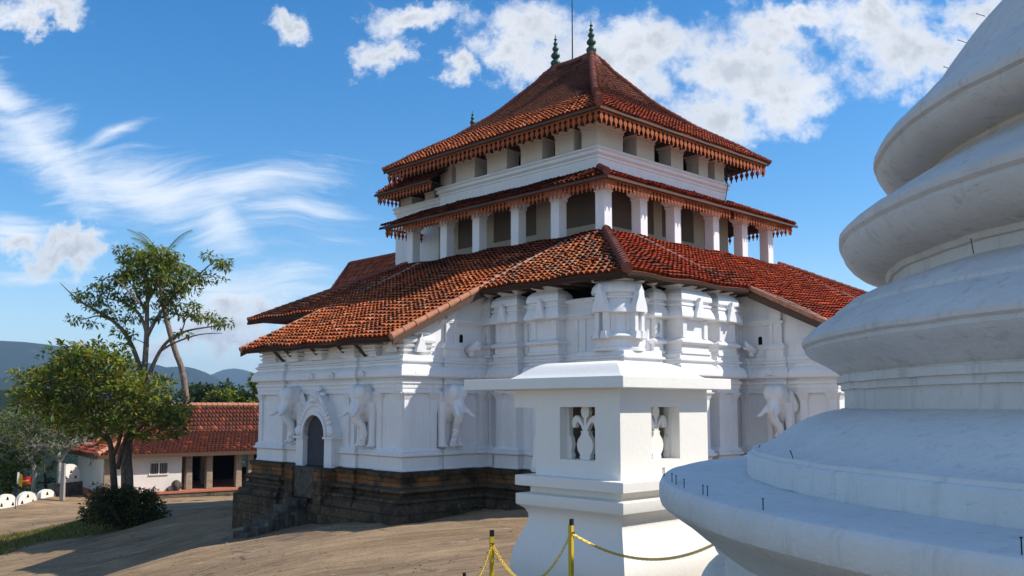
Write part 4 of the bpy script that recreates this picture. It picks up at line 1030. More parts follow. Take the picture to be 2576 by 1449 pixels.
# wall facing left (x=0 plane, y 0..1.68) with window y .47..1.17, z -.80..-.02
mb.box(0,t_,0,.47,-1.06,.25); mb.box(0,t_,1.17,1.68,-1.06,.25); mb.box(0,t_,.47,1.17,-1.06,-.80); mb.box(0,t_,.47,1.17,-.02,.25)
mb.box(0,t_,1.68,W,-.03,.25)
# wall facing right (y=0 plane) with window x .72..1.42
mb.box(t_,.72,0,t_,-1.06,.25); mb.box(1.42,W,0,t_,-1.06,.25); mb.box(.72,1.42,0,t_,-1.06,-.80); mb.box(.72,1.42,0,t_,-.02,.25)
# back walls
mb.box(W-t_,W,t_,1.45,-1.06,.25); mb.box(W-t_,W,1.45,W,-.03,.25); mb.box(t_,1.1,W-t_,W,-.03,.25); pass
kb(mb,'wall',M['kiosk'])
mb=MB(); sweep(mb,[(0,0),(W,0),(W,W-.42),(0,W-.42)],[(-.3,-1.22),(.19,-1.22),(.20,-1.21),(.20,-1.07),(.19,-1.06),(-.05,-1.055)]); bevel(kb(mb,'floor_ledge',M['kiosk']),.012,2)
mb=MB()
BP=[(.22,-2.80),(.24,-2.62),(.27,-2.45),(.265,-2.30),(.24,-2.18),(.195,-2.05),(.145,-1.93),(.10,-1.82),(.07,-1.72),(.075,-1.64),(.11,-1.57),(.17,-1.52),(.205,-1.50),(.21,-1.49),(.21,-1.345),(.20,-1.335),(.07,-1.325),(.05,-1.31),(.05,-1.22),(-.1,-1.2)]
sweep(mb,[(0,0),(W-.08,0),(W-.08,W-.46),(0,W-.46)],BP); kbb=kb(mb,'pedestal',M['kiosk']); autosm(kbb,38)
mb=MB()
sx0,sx1,sy0,sy1=-.25,2.46,-.26,3.1
mb.box(sx0,sx1,sy0,sy1,.25,.42); bevel(kb(mb,'roof_slab',M['kiosk']),.012,2)
mb=MB(); n=9; vs=[];prof=[]
for k in range(n):
    f=k/(n-1); prof.append((f, .42+.34*(1-(1-f)**1.5*1.0) if False else .42+.26*math.sin(f*math.pi/2)**1.3))
for f,z in prof:
    i=f*.62
    vs+=[(sx0+.30+i*.85,sy0+.26+i*.9,z),(sx1-.25-i*.85,sy0+.26+i*.9,z),(sx1-.25-i*.85,sy1-.75-i*.75,z),(sx0+.30+i*.85,sy1-.75-i*.75,z)]
fs=[]
for k in range(n-1):
    for j in range(4): fs.append((k*4+j,k*4+(j+1)%4,(k+1)*4+(j+1)%4,(k+1)*4+j))
fs.append(tuple((n-1)*4+j for j in range(4))); mb.add(vs,fs)
autosm(kb(mb,'roof_hip',M['kiosk']),30)
# pierced vase grilles
def grille(axis,uc,c0,c1):
    mb=MB(); z0,z1=-.80,-.02; wd=.70
    def rel(pts): return [(uc+x*wd/2,z0+(z1-z0)*y) for x,y in pts]
    VS=[(-.16,0),(-.22,.03),(-.20,.07),(-.30,.14),(-.36,.24),(-.34,.33),(-.22,.42),(-.14,.48),(-.17,.54),(-.26,.60),(-.40,.70)]
    V2=[(-.40,.70),(-.52,.76),(-.64,.74),(-.68,.66),(-.62,.62),(-.50,.64)]
    vase=[(1.22*x,y) for x,y in [(-.20,.0),(-.26,.04),(-.22,.08),(-.34,.17),(-.38,.28),(-.32,.38),(-.20,.45),(-.16,.50),(-.20,.54),(.20,.54),(.16,.50),(.20,.45),(.32,.38),(.38,.28),(.34,.17),(.22,.08),(.26,.04),(.20,0)]]
    mb.prism(rel(vase),axis,c0,c1)
    for sd in (-1,1):
        st=[(.02,.52),(.10,.53),(.26,.66),(.40,.72),(.50,.68),(.56,.60),(.70,.60),(.76,.68),(.70,.78),(.52,.84),(.32,.80),(.14,.70),(.02,.58)]
        mb.prism(rel([(sd*x,y) for x,y in st]),axis,c0+.003,c1-.003)
        edge_=[(.98,0),(.80,0),(.74,.06),(.82,.14),(.74,.26),(.80,.40),(.90,.46),(.98,.46)]
        mb.prism(rel([(sd*x,y) for x,y in edge_]),axis,c0+.004,c1-.004)
    top=[(-.07,.5),(-.07,.78),(-.20,.84),(-.24,.93),(-.16,1),(.16,1),(.24,.93),(.20,.84),(.07,.78),(.07,.5)]
    mb.prism(rel(top),axis,c0+.006,c1-.006)
    fr=.05
    if axis=='a':
        for a in ((uc-wd/2,uc-wd/2+.03,z0,z1),(uc+wd/2-.03,uc+wd/2,z0,z1)): mb.box(c0,c1,*a)
    else:
        for a in ((uc-wd/2,uc-wd/2+.03),(uc+wd/2-.03,uc+wd/2)): mb.box(a[0],a[1],c0,c1,z0,z1)
    kb(mb,'window_grille',M['kiosk'],fix=True)
grille('a',.82,.17,.26); grille('b',1.07,.17,.26)
mb=MB(); mb.box(.75,1.7,.75,1.6,-1.05,.24); kb(mb,'shade_box',M['recess_shade'])  # added box, darkens the view through the grilles
# cloth-like stone upright in the open bay
mb=MB(); mb.lathe([(.0,-1.05),(.16,-1.05),(.15,-.9),(.12,-.7),(.13,-.55),(.09,-.42),(.0,-.38)],(.4,1.95),14); kb(mb,'offering_stone',M['kiosk'],smooth=True)

# ------------------------------------------------------------------ stupa
SC=(9.555,8.665); SK=.867; stupa=empty('stupa',(SC[0]*SK,SC[1]*SK,-2.6*SK),0,'huge white domed stupa with stacked ring mouldings at the right edge','stupa')
DOME=[(.0,12.0),(.25,11.8),(.4,11.2),(.65,11.1)]+[(0.7, 10.9), (1.6, 9.4), (2.3, 8.4), (2.9, 7.2), (3.3, 6.2), (3.5, 5.5), (3.62, 5.1), (3.68, 4.9), (3.78, 4.84), (4.03, 4.66), (4.34, 4.35), (4.62, 4.05), (4.85, 3.74), (5.02, 3.45), (5.08, 3.39)]
RINGS=[(5.0,3.42)]+[(5.08, 3.39), (5.17, 3.34), (5.3, 3.2), (5.45, 3.06), (5.56, 2.96), (5.605, 2.88), (5.6, 2.82), (5.555, 2.8), (5.57, 2.77), (5.545, 2.72), (5.49, 2.665), (5.40, 2.625), (5.29, 2.605), (5.18, 2.60), (5.09, 2.60), (5.07, 2.595), (5.07, 2.56), (5.2, 2.43), (5.4, 2.34), (5.6, 2.22), (5.78, 2.1), (5.93, 2.02), (6.03, 1.93), (6.03, 1.86), (5.985, 1.83), (6.0, 1.79), (5.98, 1.74), (5.93, 1.67), (5.85, 1.605), (5.74, 1.555), (5.63, 1.525), (5.53, 1.51), (5.5, 1.46), (5.46, 1.45), (5.46, 1.34), (5.62, 1.28), (5.8, 1.22), (5.97, 1.14), (6.1, 1.04), (6.12, 1.0), (6.16, 0.98), (6.3, 0.89), (6.42, 0.79), (6.49, 0.71), (6.48, 0.67), (6.43, 0.65), (6.45, 0.61), (6.41, 0.57), (6.3, 0.51), (6.18, 0.44), (6.09, 0.38), (6.05, 0.345)]+[(6.05,.33),(6.10,.325),(6.10,.25),(6.055,.245),(6.055,.175),(6.015,.17),(6.015,-.03),(6.05,-.035),(6.08,-.05),(6.12,-.055)]
BASE=[(5.98,-.05),(6.12,-.05),(6.27,-.085),(6.43,-.14),(6.58,-.22),(6.70,-.30),(6.79,-.37),(6.89,-.43),(6.99,-.465),(7.05,-.48),(7.06,-.515),(7.09,-.52),(7.115,-.55),(7.12,-.75)]
SLAB=[(6.8,-.75),(7.5,-.75),(7.97,-.752),(8.03,-.765),(8.06,-.80),(8.075,-.84),(8.075,-.96),(8.06,-1.0),(8.01,-1.05),(7.89,-1.13),(7.75,-1.24),(7.63,-1.34),(7.55,-1.40),(7.49,-1.44),(7.49,-1.50),(7.43,-1.52),(7.41,-1.56),(7.39,-1.62),(7.39,-1.78),(7.47,-1.80),(7.57,-1.84),(7.65,-1.92),(7.69,-2.02),(7.67,-2.14),(7.59,-2.22),(7.55,-2.26),(7.59,-2.30),(7.77,-2.34),(7.8,-2.42),(7.8,-3.4)]
stupa.scale=(SK,SK,SK)
def lat(nm,prof,seg=220):
    def cr(p):  # densify with slight rounding
        return p
    mb=MB(); mb.lathe(prof[::-1],(0,0),seg)
    A_=np.array(mb.v); an=np.arctan2(A_[:,1],A_[:,0]); r_=np.hypot(A_[:,0],A_[:,1]); k_=(fbm(an*9+30,A_[:,2]*1.3+7,4,61)*.045+fbm(an*34+90,A_[:,2]*5+7,3,77)*.012)*(r_>.5)
    A_[:,0]+=np.cos(an)*k_; A_[:,1]+=np.sin(an)*k_; A_[:,2]+=fbm(an*14+10,r_*2,3,51)*.018; mb.v=[tuple(x) for x in A_]
    o=mb.build(nm,M['rings' if nm in('dome','ring_mouldings') else 'stupa'],stupa,zoff=-2.6); autosm(o,24); return o
lat('dome',DOME,120); lat('ring_mouldings',RINGS); lat('bell_base',BASE); lat('slab',SLAB)
def pin(px,py,r,z,h,tilt=(0,0)):
    """iron nail on the stupa at bearing of the pixel"""
    v=at(px,py,10); az=math.atan2(v.x,v.y); Dc=math.hypot(*SC)
    dv=Vector((math.sin(az),math.cos(az))); b_=dv.dot(Vector(SC)); disc=b_*b_-(Dc*Dc-r*r)
    t=b_-math.sqrt(max(disc,0)); p=dv*t
    nn=(p-Vector(SC)).normalized()
    mb=MB(); q_=Vector((p.x-SC[0],p.y-SC[1],z+2.6)); e=q_+Vector((nn.x*tilt[0],nn.y*tilt[0],h)); mb.tube([q_,e],.0042,6); mb.tube([e,e+(e-q_).normalized()*.006],.009,6)
    o=mb.build('iron_nail',M['iron'],stupa,zoff=0)
for px,py in ((1671,1185),(1690,1172),(1668,1200),(1701,1222),(1720,1165),(1767,1157),(1780,1248),(1920,1287),(2571,1400)): pin(px,py,7.98,-.76,.085)
pin(2000,1150,7.02,-.52,.11,(.04,0)); pin(1902,1135,7.02,-.52,.08,(-.04,0)); pin(2460,855,5.9,1.24,.12,(.02,0))
for px,py,r,z in ((2480,70,3.95,4.72),(2432,110,4.3,4.4),(2395,150,4.6,4.07)): pin(px,py,r,z,.05,(.09,0))

# ------------------------------------------------------------------ chain fence
posts=[(at(1237,1333,11.6),'yellow chain post just left of the shrine'),(at(1436,1305,11.3),'yellow chain post in front of the shrine pedestal'),(at(1166,1441,11.0),'post at the bottom edge left of the yellow posts, only its dark tip showing')]
for i,(p,lb) in enumerate(posts):
    zb=gz(p.x,p.y)-.1; P_=empty('chain_post',(p.x,p.y,zb),R_(20+i*30),lb,'post','posts of the chain fence')
    h=p.z-zb; mb=MB(); s_=.024
    mb.add([(-s_,-s_,0),(s_,-s_,0),(s_,-s_,h-.07),(-s_,-s_,h-.07),(-s_,-s_+.006,0),(s_,-s_+.006,0),(s_,-s_+.006,h-.07),(-s_,-s_+.006,h-.07)],[(0,1,2,3),(7,6,5,4),(0,3,7,4),(1,5,6,2)])
    mb.add([(-s_,-s_,0),(-s_,s_,0),(-s_,s_,h-.07),(-s_,-s_,h-.07),(-s_+.006,-s_,0),(-s_+.006,s_,0),(-s_+.006,s_,h-.07),(-s_+.006,-s_,h-.07)],[(0,3,2,1),(4,5,6,7),(1,2,6,5)])
    mb.box(-s_-.001,s_,-s_+.004,s_,h-.9,h-.86)
    mb.build('post_body',M['yellow'],P_)
    mb=MB(); mb.box(-s_-.003,s_,-s_-.003,s_*.2,h-.075,h); mb.build('post_tip',M['iron'],P_)
    mb=MB(); mb.tube([(-.02,-.03,h-.16),(.0,-.055,h-.17),(.02,-.03,h-.16)],.008,6); mb.build('hook',M['iron'],P_)
def chain(p,q_,sag,lb):
    p=Vector(p);q_=Vector(q_); mb=MB(); L=(q_-p).length+sag*.9; n=int(L/.034)
    pts=[p.lerp(q_,k/n)+Vector((0,0,-sag*4*(k/n)*(1-k/n))) for k in range(n+1)]
    for k in range(n):
        a,b_=pts[k],pts[k+1]; t=(b_-a).normalized(); s1=t.cross(Vector((0,0,1))).normalized(); s2=t.cross(s1)
        w_=(s1 if k%2 else s2)*.8+(s2 if k%2 else s1)*.6; c_=(a+b_)/2; l=.026; h=.016
        loop=[c_+t*(l*math.cos(x))+w_.normalized()*(h*math.sin(x)) for x in [2*math.pi*j/8 for j in range(8)]]
        # closed loop tube
        nrm=t.cross(w_).normalized(); vs=[]
        for j,pp in enumerate(loop):
            out=(pp-c_).normalized()
            for m_ in range(4):
                an=2*math.pi*m_/4; vs.append(pp+out*(math.cos(an)*.007)+nrm*(math.sin(an)*.007))
        fs=[]
        for j in range(8):
            for m_ in range(4): fs.append((j*4+m_,j*4+(m_+1)%4,((j+1)%8)*4+(m_+1)%4,((j+1)%8)*4+m_))
        mb.add(vs,fs)
    o=mb.build('chain',M['chain'],None,True); tag(o,lb,'chain','chains of the fence')
a0=posts[0][0]-Vector((0,0,.17)); a1=posts[1][0]-Vector((0,0,.17)); a2=posts[2][0]-Vector((0,0,.12))
chain(a0,a1,.52,'yellow chain sagging between the two yellow posts')
chain(a1,at(1830,1350,11.8),.30,'long yellow chain running right across the shrine pedestal to the stupa')
chain(a0,a2-Vector((0,0,.15)),.12,'short yellow chain hanging down to the left of the left post')

# ------------------------------------------------------------------ long tiled pavilion
PY=R_(36); PQ=at(262,1243,75.5); PZB=gz(PQ.x,PQ.y)
pz=PQ.z; pav_=empty('pavilion',(PQ.x,PQ.y,pz-.9),PY,'long low pavilion with a dark red tiled roof, white room and stone pillars','pavilion')
ZP=pz-.9
def pb(mb,n,m_,par=None,**k): return mb.build(n,m_,par or pav_,zoff=ZP,**k)
D_=12.0; LN=26.0; zw=pz; ze=at(262,1146,74.7).z   # eave height
M['pavwhite']=whitewash('pavilion_wall',(.78,.74,.68),(.5,.40,.30),.5,.02)
mb=MB(); mb.box(-1.0,LN,-1.0,D_+.8,pz-2.4,pz-.16); pb(mb,'platform',M['stone2'])
mb=MB(); mb.box(-1.08,LN,-1.08,D_+.85,pz-.16,pz); pb(mb,'platform_ledge',M['redpaint'])
mb=MB(); wl=6.15
mb.box(0,wl,0,.4,pz,ze+.3); mb.box(0,.4,.4,D_-1,pz,ze+.3); mb.box(wl-.4,wl,.4,D_-4,pz,ze+.3)
pb(mb,'room_wall',M['pavwhite'])
mb=MB(); mb.box(-.06,.75,-.06,.0,pz,ze+.2); mb.box(-.06,.0,.0,.3,pz,ze+.2); pb(mb,'corner_pier',M['pillar_stone'])
# window
wx0,wx1,wz0,wz1=3.55,4.95,pz+1.45,pz+2.35
mb=MB(); mb.box(wx0,wx1,-.012,-.004,wz0,wz1); wn=pb(mb,'window',M['dark'])
mb=MB(); mb.box(wx0-.1,wx1+.1,-.06,-.0,wz1,wz1+.1); mb.box(wx0-.1,wx1+.1,-.1,0,wz0-.1,wz0); mb.box(wx0-.1,wx0,-.06,0,wz0,wz1); mb.box(wx1,wx1+.1,-.06,0,wz0,wz1); mb.box((wx0+wx1)/2-.05,(wx0+wx1)/2+.05,-.05,-.013,wz0,wz1); pb(mb,'window_frame',M['pavwhite'],wn)
mb=MB()
for k in range(10): 
    x=wx0+.06+k*.138; mb.box(x,x+.05,-.04,-.014,wz0,wz1)
pb(mb,'window_bars',M['concrete'],wn)
for x in (6.55,8.3,10.9,12.0,14.2,16.5,19): 
    mb=MB(); mb.frus(x,x+.5,.0,.5,pz,ze+.2,0.03,-.02); bevel(pb(mb,'stone_pillar',M['pillar_stone']),.03,1)
for x in (7.4,9.4,10.0,12.6,15,18):
    mb=MB(); mb.frus(x,x+.45,5,5.45,pz,ze+1.5,.02,-.02); pb(mb,'stone_pillar',M['pillar_stone'])
mb=MB(); mb.box(6.5,LN,10.9,11.3,pz,pz+1.0); mb.box(6.2,LN,.1,.45,ze-.1,ze+.15); pb(mb,'timber_beam',M['wood'])
mb=MB(); mb.box(8.0,14.0,9.5,11.0,pz,ze+.4); mb.box(16.5,22,10,11,pz,ze+.4); pb(mb,'backdrop_shade',M['dark'])  # added black blocks put shade behind the open bay
# roof: hipped at the left, break in pitch
ex=.85; hd=D_/2+ex  # half depth incl. overhang
zrdg=at(560,1022,86).z
def ppr(d): return ze+ (d*.40 if d<4.2 else 1.68+(d-4.2)*((zrdg-ze-1.68)/(hd-4.2)))
def pc(u,d):
    r=random.random()*(.96 if d>4.2 else 1); j=random.uniform(.7,1.25)*(.85 if d>4.2 else 1)
    c_=(.07,.025,.018) if r<.5 else ((.13,.032,.02) if r<.9 else (.40,.10,.035)); return (c_[0]*j,c_[1]*j,c_[2]*j)
mpp=lambda u,d,z:(u-ex,-ex+d,z-ZP)
pr_=tileroof('roof',pav_,mpp,np.arange(.1,LN+ex,.33),lambda u:(0,min(hd,u)),ppr,M['tile'],0,row=.42,rad=.13,cfn=pc)
mpp2=lambda u,d,z:(-ex+d,u-ex,z-ZP)
def pc2(u,d): c_=pc(u,d); return (c_[0]*1.5+.03,c_[1]*1.3+.01,c_[2]*1.2+.01)
pr2=tileroof('roof',pav_,mpp2,np.arange(.1,2*hd,.33),lambda u:(0,max(0,min(hd,u,2*hd-u))),ppr,M['tile'],0,row=.42,rad=.13,cfn=pc2)
mb=MB()
cap_tube(mb,[(-ex,-ex,ze-ZP+.1),(-ex+4.2,-ex+4.2,ppr(4.2)-ZP+.12),(-ex+hd,-ex+hd,ppr(hd)-ZP+.12)],.2,.5)
cap_tube(mb,[(-ex+hd,-ex+hd,zrdg-ZP+.12),(LN,-ex+hd,zrdg-ZP+.12)],.22,.5)
mb.build('ridge_cap',M['edge'],pr_)
mb=MB(); mb.add([(-ex,2*hd-ex,ze),(LN,2*hd-ex,ze),(LN,hd-ex,zrdg),(hd-ex,hd-ex,zrdg)],[(0,1,2,3)]); pb(mb,'roof_back_slope',M['channel'],pr_)
mb=MB(); mb.box(-ex,LN,-ex-.03,-ex+.05,ze-.28,ze-.02); mb.box(-ex-.03,-ex+.05,-ex,2*hd-ex,ze-.28,ze-.02); pb(mb,'eave_board',M['wood'],pr_)
# things on the ledge
p=Vector((PQ.x,PQ.y,pz)); dX=Vector((math.cos(PY),math.sin(PY),0)); dY=Vector((-math.sin(PY),math.cos(PY),0))
def rockthing(loc,r,lb):
    mb=MB(); mb.ellipsoid((0,0,0),(r,r*.8,r*1.1),12,8); mb.v=[(x*(1+.3*math.sin(7*y+3*z)),y*(1+.2*math.sin(5*x+z*9)),z*(1+.2*math.cos(6*x))+r*.9) for x,y,z in mb.v]
    o=mb.build('boulder',M['step']); o.location=loc; tag(o,lb,'stone')
rockthing(p+dX*5.6+dY*-.5,.42,'dark pointed stone leaning on the white pavilion wall'); rockthing(p+dX*4.9+dY*-.65,.16,'small low stone on the red ledge of the pavilion')
for (dy_,h,lb) in ((9.0,.42,'brown clay jar on the ledge by the far white wall'),):
    mb=MB(); mb.lathe([(0,0),(.12,0),(.19,.12),(.17,.28),(.07,.40),(.06,.52),(.10,.56),(.0,.57)],(0,0),14); o=mb.build('jar',M['jar'],smooth=True); o.location=p+dX*-.6+dY*dy_; tag(o,lb,'jar')

# ------------------------------------------------------------------ scalloped boundary wall
bp0=at(-60,1262,68); bp1=at(148,1236,75); bd=(bp1-bp0); bl=math.hypot(bd.x,bd.y); ba=math.atan2(bd.y,bd.x)
bw=empty('boundary_wall',(bp0.x,bp0.y,bp0.z-1.6),ba,'low white boundary wall with rounded pierced merlons','wall')
mb=MB(); nseg=8
sl_=(bp1.z-bp0.z)*.0
for k in range(nseg):
    x0=bl*k/nseg; x1=bl*(k+1)/nseg; zt=(bp1.z-bp0.z)*(k+.5)/nseg+.1
    mb.box(x0,x1,-.22,.22,-2.4,zt+.75)
mb.build('wall_base',M['step'],bw)
def merlon(x,z,w_=2.0,h=1.35):
    mb=MB(); n=12
    prof=[(x-w_/2,z)]+[(x-w_/2*math.cos(math.pi*k/n)*(1 if abs(math.cos(math.pi*k/n))>.6 else 1),z+.25+(h-.25)*math.sin(math.pi*k/n)**.8) for k in range(n+1)]+[(x+w_/2,z)]
    mb.prism(prof,'b',-.16,.16); o=mb.build('merlon',M['pavwhite'],bw,fix=True)
    mb=MB()
    for dx_,dz_ in ((0,.75),(-.5,.3),(.5,.3)):
        mb.prism([(x+dx_-.12,z+dz_),(x+dx_+.12,z+dz_),(x+dx_+.04,z+dz_+.24),(x+dx_-.04,z+dz_+.24)],'b',-.175,-.15)
    mb.build('hole_shade',M['dark'],o,fix=True)  # dark plates imitate the shade in the pierced holes
for k in range(4):
    x=bl*(.12+.245*k)-.2; merlon(x,.70+(bp1.z-bp0.z)*(x/bl),1.75,1.2)
mb=MB(); mb.box(bl-.2,bl+.9,-.4,.4,-2.4,2.35); mb.build('end_pier',M['step'],bw)
merlon(bl+1.0,2.35+.0,1.9,1.5)
mb=MB(); mb.box(bl+.2,bl+2.2,-.25,.25,-2.4,2.36); mb.build('wall_base',M['step'],bw)
# flag
fp=at(40,1245,67); fl=empty('flag',(fp.x,fp.y,fp.z-1.0),0,'small red and yellow banner on a thin pole by the boundary wall','flag')
mb=MB(); mb.tube([(0,0,0),(0,0,2.6)],.03,6); mb.build('pole',M['iron'],fl)
for nm,mt,x0,x1,z0,z1 in (('flag_cloth','fw',0,.14,1.75,2.6),('flag_cloth','fy',.14,.40,1.6,2.5),('flag_cloth','red',.40,1.0,1.85,2.4),('flag_cloth','fy',.14,.9,2.05,2.15)):
    mb=MB(); n=6; vs=[]
    off=-.02 if x1==.9 else 0
    for o_ in (0,.012):
        for k in range(n+1):
            x=x0+(x1-x0)*k/n; y=.08*math.sin(x*7)+o_+off
            for z in (z0,z1): vs.append((x,y,z-.12*x+.05*math.sin(x*9)))
    m_=2*(n+1); fs=[]
    for k in range(n): fs+=[(2*k,2*k+2,2*k+3,2*k+1),(m_+2*k,m_+2*k+1,m_+2*k+3,m_+2*k+2)]
    mb.add(vs,fs); mb.build(nm,M[mt],fl)
gp=at(157,1240,73); mb=MB(); mb.frus(-.16,.16,-.16,.16,0,2.9,0,-.04); o=mb.build('concrete_post',M['concrete']); o.location=(gp.x,gp.y,gp.z-.6); tag(o,'slim concrete post standing before the bare grey tree','post')
# security camera below the porch eave
cp_=tw(-.25,.75,2.55); sc_=empty('security_camera',cp_,PH,'small dark security camera under the left porch eave','camera')
mb=MB(); mb.tube([(.2,0,.16),(0,0,.12),(-.05,0,.02)],.025,6); mb.build('bracket',M['iron'],sc_)
mb=MB(); mb.tube([(.05,.1,.02),(-.12,-.12,-.05)],[.075,.075],10); mb.tube([(-.12,-.12,-.05),(-.14,-.15,-.055)],[.06,.03],10); mb.build('body',M['concrete'],sc_)

# ------------------------------------------------------------------ vegetation
def leaves(name,mt,parent,blobs,size,n_per,cols,droop=.3,aspect=.38,origin=(0,0,0),shell=.5,flat=.6):
    """many small bent leaves spread through ellipsoidal clumps"""
    V=[];COL=[]
    for (c,r,k) in blobs:
        n=max(3,int(n_per*k)); r=np.array(r,float)
        d=RNG.normal(size=(n,3)); d/=np.linalg.norm(d,axis=1)[:,None]
        rad=RNG.random(n)**(1/3.)*(1-shell)+shell*RNG.random(n)**.15
        P=np.array(c)+d*r*rad[:,None]
        # leaf axis: mostly outward and drooping
        ax=d*np.array([1,1,.35])+RNG.normal(size=(n,3))*.55; ax[:,2]-=droop; ax/=np.linalg.norm(ax,axis=1)[:,None]
        up=RNG.normal(size=(n,3))*flat+np.array([0,0,1]); sd=np.cross(ax,up); sd/=np.linalg.norm(sd,axis=1)[:,None]
        L=size*RNG.uniform(.6,1.35,n)[:,None]; Wd=L*aspect
        nb=np.cross(sd,ax)
        p0=P; p1=P+ax*L*.5+sd*Wd*.5+nb*L*.04; p2=P+ax*L-nb*L*.10; p3=P+ax*L*.5-sd*Wd*.5+nb*L*.04
        V.append(np.stack([p0,p1,p2,p3],1)); 
        base=np.array(cols)[RNG.integers(0,len(cols),n)]; base=base*RNG.uniform(.7,1.3,n)[:,None]*RNG.uniform(.8,1.15)
        COL.append(np.repeat(base[:,None,:],4,1))
    V=np.concatenate(V).reshape(-1,3)-np.array(origin); COL=np.concatenate(COL).reshape(-1,3); nq=len(V)//4
    me=bpy.data.meshes.new(name); me.vertices.add(len(V)); me.vertices.foreach_set('co',V.astype(np.float32).ravel())
    me.loops.add(nq*4); me.loops.foreach_set('vertex_index',np.arange(nq*4,dtype=np.int32)); me.polygons.add(nq)
    me.polygons.foreach_set('loop_start',np.arange(0,nq*4,4,dtype=np.int32)); me.update(calc_edges=True)
    at_=me.color_attributes.new('Col','FLOAT_COLOR','POINT'); at_.data.foreach_set('color',np.c_[COL,np.ones(len(COL))].astype(np.float32).ravel())
    me.materials.append(mt); o=bpy.data.objects.new(name,me); C.objects.link(o)
    if parent: o.parent=parent
    return o
def limb(mb,pts,r0,r1,org,seg=7,wob=.0):
    P=[Vector(p)-Vector(org) for p in pts]; n=len(P)
    # catmull densify
    Q=[]
    for i in range(n-1):
        a=P[max(i-1,0)];b_=P[i];c_=P[i+1];d=P[min(i+2,n-1)]
        for k in range(4):
            t=k/4; Q.append(.5*((2*b_)+(c_-a)*t+(2*a-5*b_+4*c_-d)*t*t+(3*b_-a-3*c_+d)*t**3))
    Q.append(P[-1]); m_=len(Q); mb.tube(Q,[r0+(r1-r0)*(i/(m_-1))**.8 for i in range(m_)],seg)
    return Q
# tall spreading tree
TY=55.0
base=at(320,1310,TY); base.z=gz(base.x,base.y)-.2
tall=empty('tall_tree',base,0,'tall spreading tree with a pale forked trunk and thin drooping leaf clusters','tree')
mb=MB(); J=lambda x,y,dy=0: at(x,y,TY+dy)
limb(mb,[base,J(320,1210),J(318,1150),J(325,1090),J(345,1030),J(360,960),J(368,860),J(370,780),J(372,700)],.42,.09,base,10)
LM=[([J(358,985),J(350,920),J(322,850),J(285,808),J(240,780),J(205,760),J(175,735),J(152,712)],.19,.02),
    ([J(285,808),J(250,795),J(222,800),J(200,806)],.07,.02),([J(240,780),J(215,765),J(190,762)],.05,.015),([J(205,760),J(200,742),J(225,728)],.04,.012),
    ([J(362,985),J(380,930),J(408,875),J(440,845),J(480,830),J(530,822),J(580,815)],.17,.02),([J(400,885),J(440,862),J(500,842),J(560,838)],.09,.015),
    ([J(420,862),J(455,835),J(470,800),J(500,785)],.07,.02),([J(368,850),J(395,800),J(440,740),J(490,700),J(540,655)],.15,.03),([J(490,700),J(520,690),J(545,700)],.05,.02),
    ([J(370,840),J(350,790),J(310,760),J(260,750)],.13,.03),([J(370,790),J(345,740),J(330,690),J(315,650)],.11,.02),([J(371,760),J(395,710),J(400,650),J(395,625)],.11,.02),
    ([J(371,740,1),J(420,700,2),J(450,660,2)],.09,.02),([J(310,760),J(280,740),J(250,735)],.06,.02),([J(375,870),J(345,855),J(310,852)],.04,.01),([J(365,1040),J(385,1010),J(430,990),J(436,975)],.05,.01),([J(350,760,-2),J(300,710,-3),J(280,700,-3)],.07,.02)]
for p_,r0,r1 in LM: limb(mb,p_,r0,r1,base,6)
autosm(mb.build('trunk',M['barktall'],tall),60)
px2=TY/F
TC=[(345,640,38,22),(400,650,50,30),(315,628,28,10),(430,640,20,14),(370,690,60,40),(435,690,42,34),(320,690,34,24),(290,715,42,22),(240,735,38,16),(210,745,28,12),(300,755,44,20),(250,765,30,14),
    (350,750,38,26),(420,745,38,26),(460,720,32,24),(400,720,50,30),(520,645,22,10),(545,662,26,14),(505,690,26,16),(540,708,22,12),(560,655,14,8),(470,778,44,18),(520,800,48,16),(565,808,26,8),(440,765,30,20),
    (195,803,24,10),(232,812,14,9),(312,800,20,9),(325,840,12,8),(265,775,14,10),(280,790,10,8),(390,800,20,12),(350,795,24,12),(380,640,40,25),(330,660,34,20),(480,700,26,16),(300,835,6,5),(455,840,14,6)]
bl_=[]
for (x,y,rx,ry) in TC:
    n=max(2,int(rx*ry/90))
    for k in range(n):
        a=random.uniform(0,6.28); q_=random.random()**.5
        c_=at(x+math.cos(a)*rx*q_,y+math.sin(a)*ry*q_,TY+random.uniform(-1,1)*rx*px2*.9)
        bl_.append((c_,(random.uniform(.3,.55),random.uniform(.3,.55),random.uniform(.18,.32)),1))
GC=[(.14,.19,.026),(.10,.15,.022),(.15,.19,.028),(.19,.20,.03),(.06,.10,.018),(.21,.18,.035)]
leaves('crown',M['leaf'],tall,bl_,.30,30,GC,.65,.34,origin=base,shell=.4)
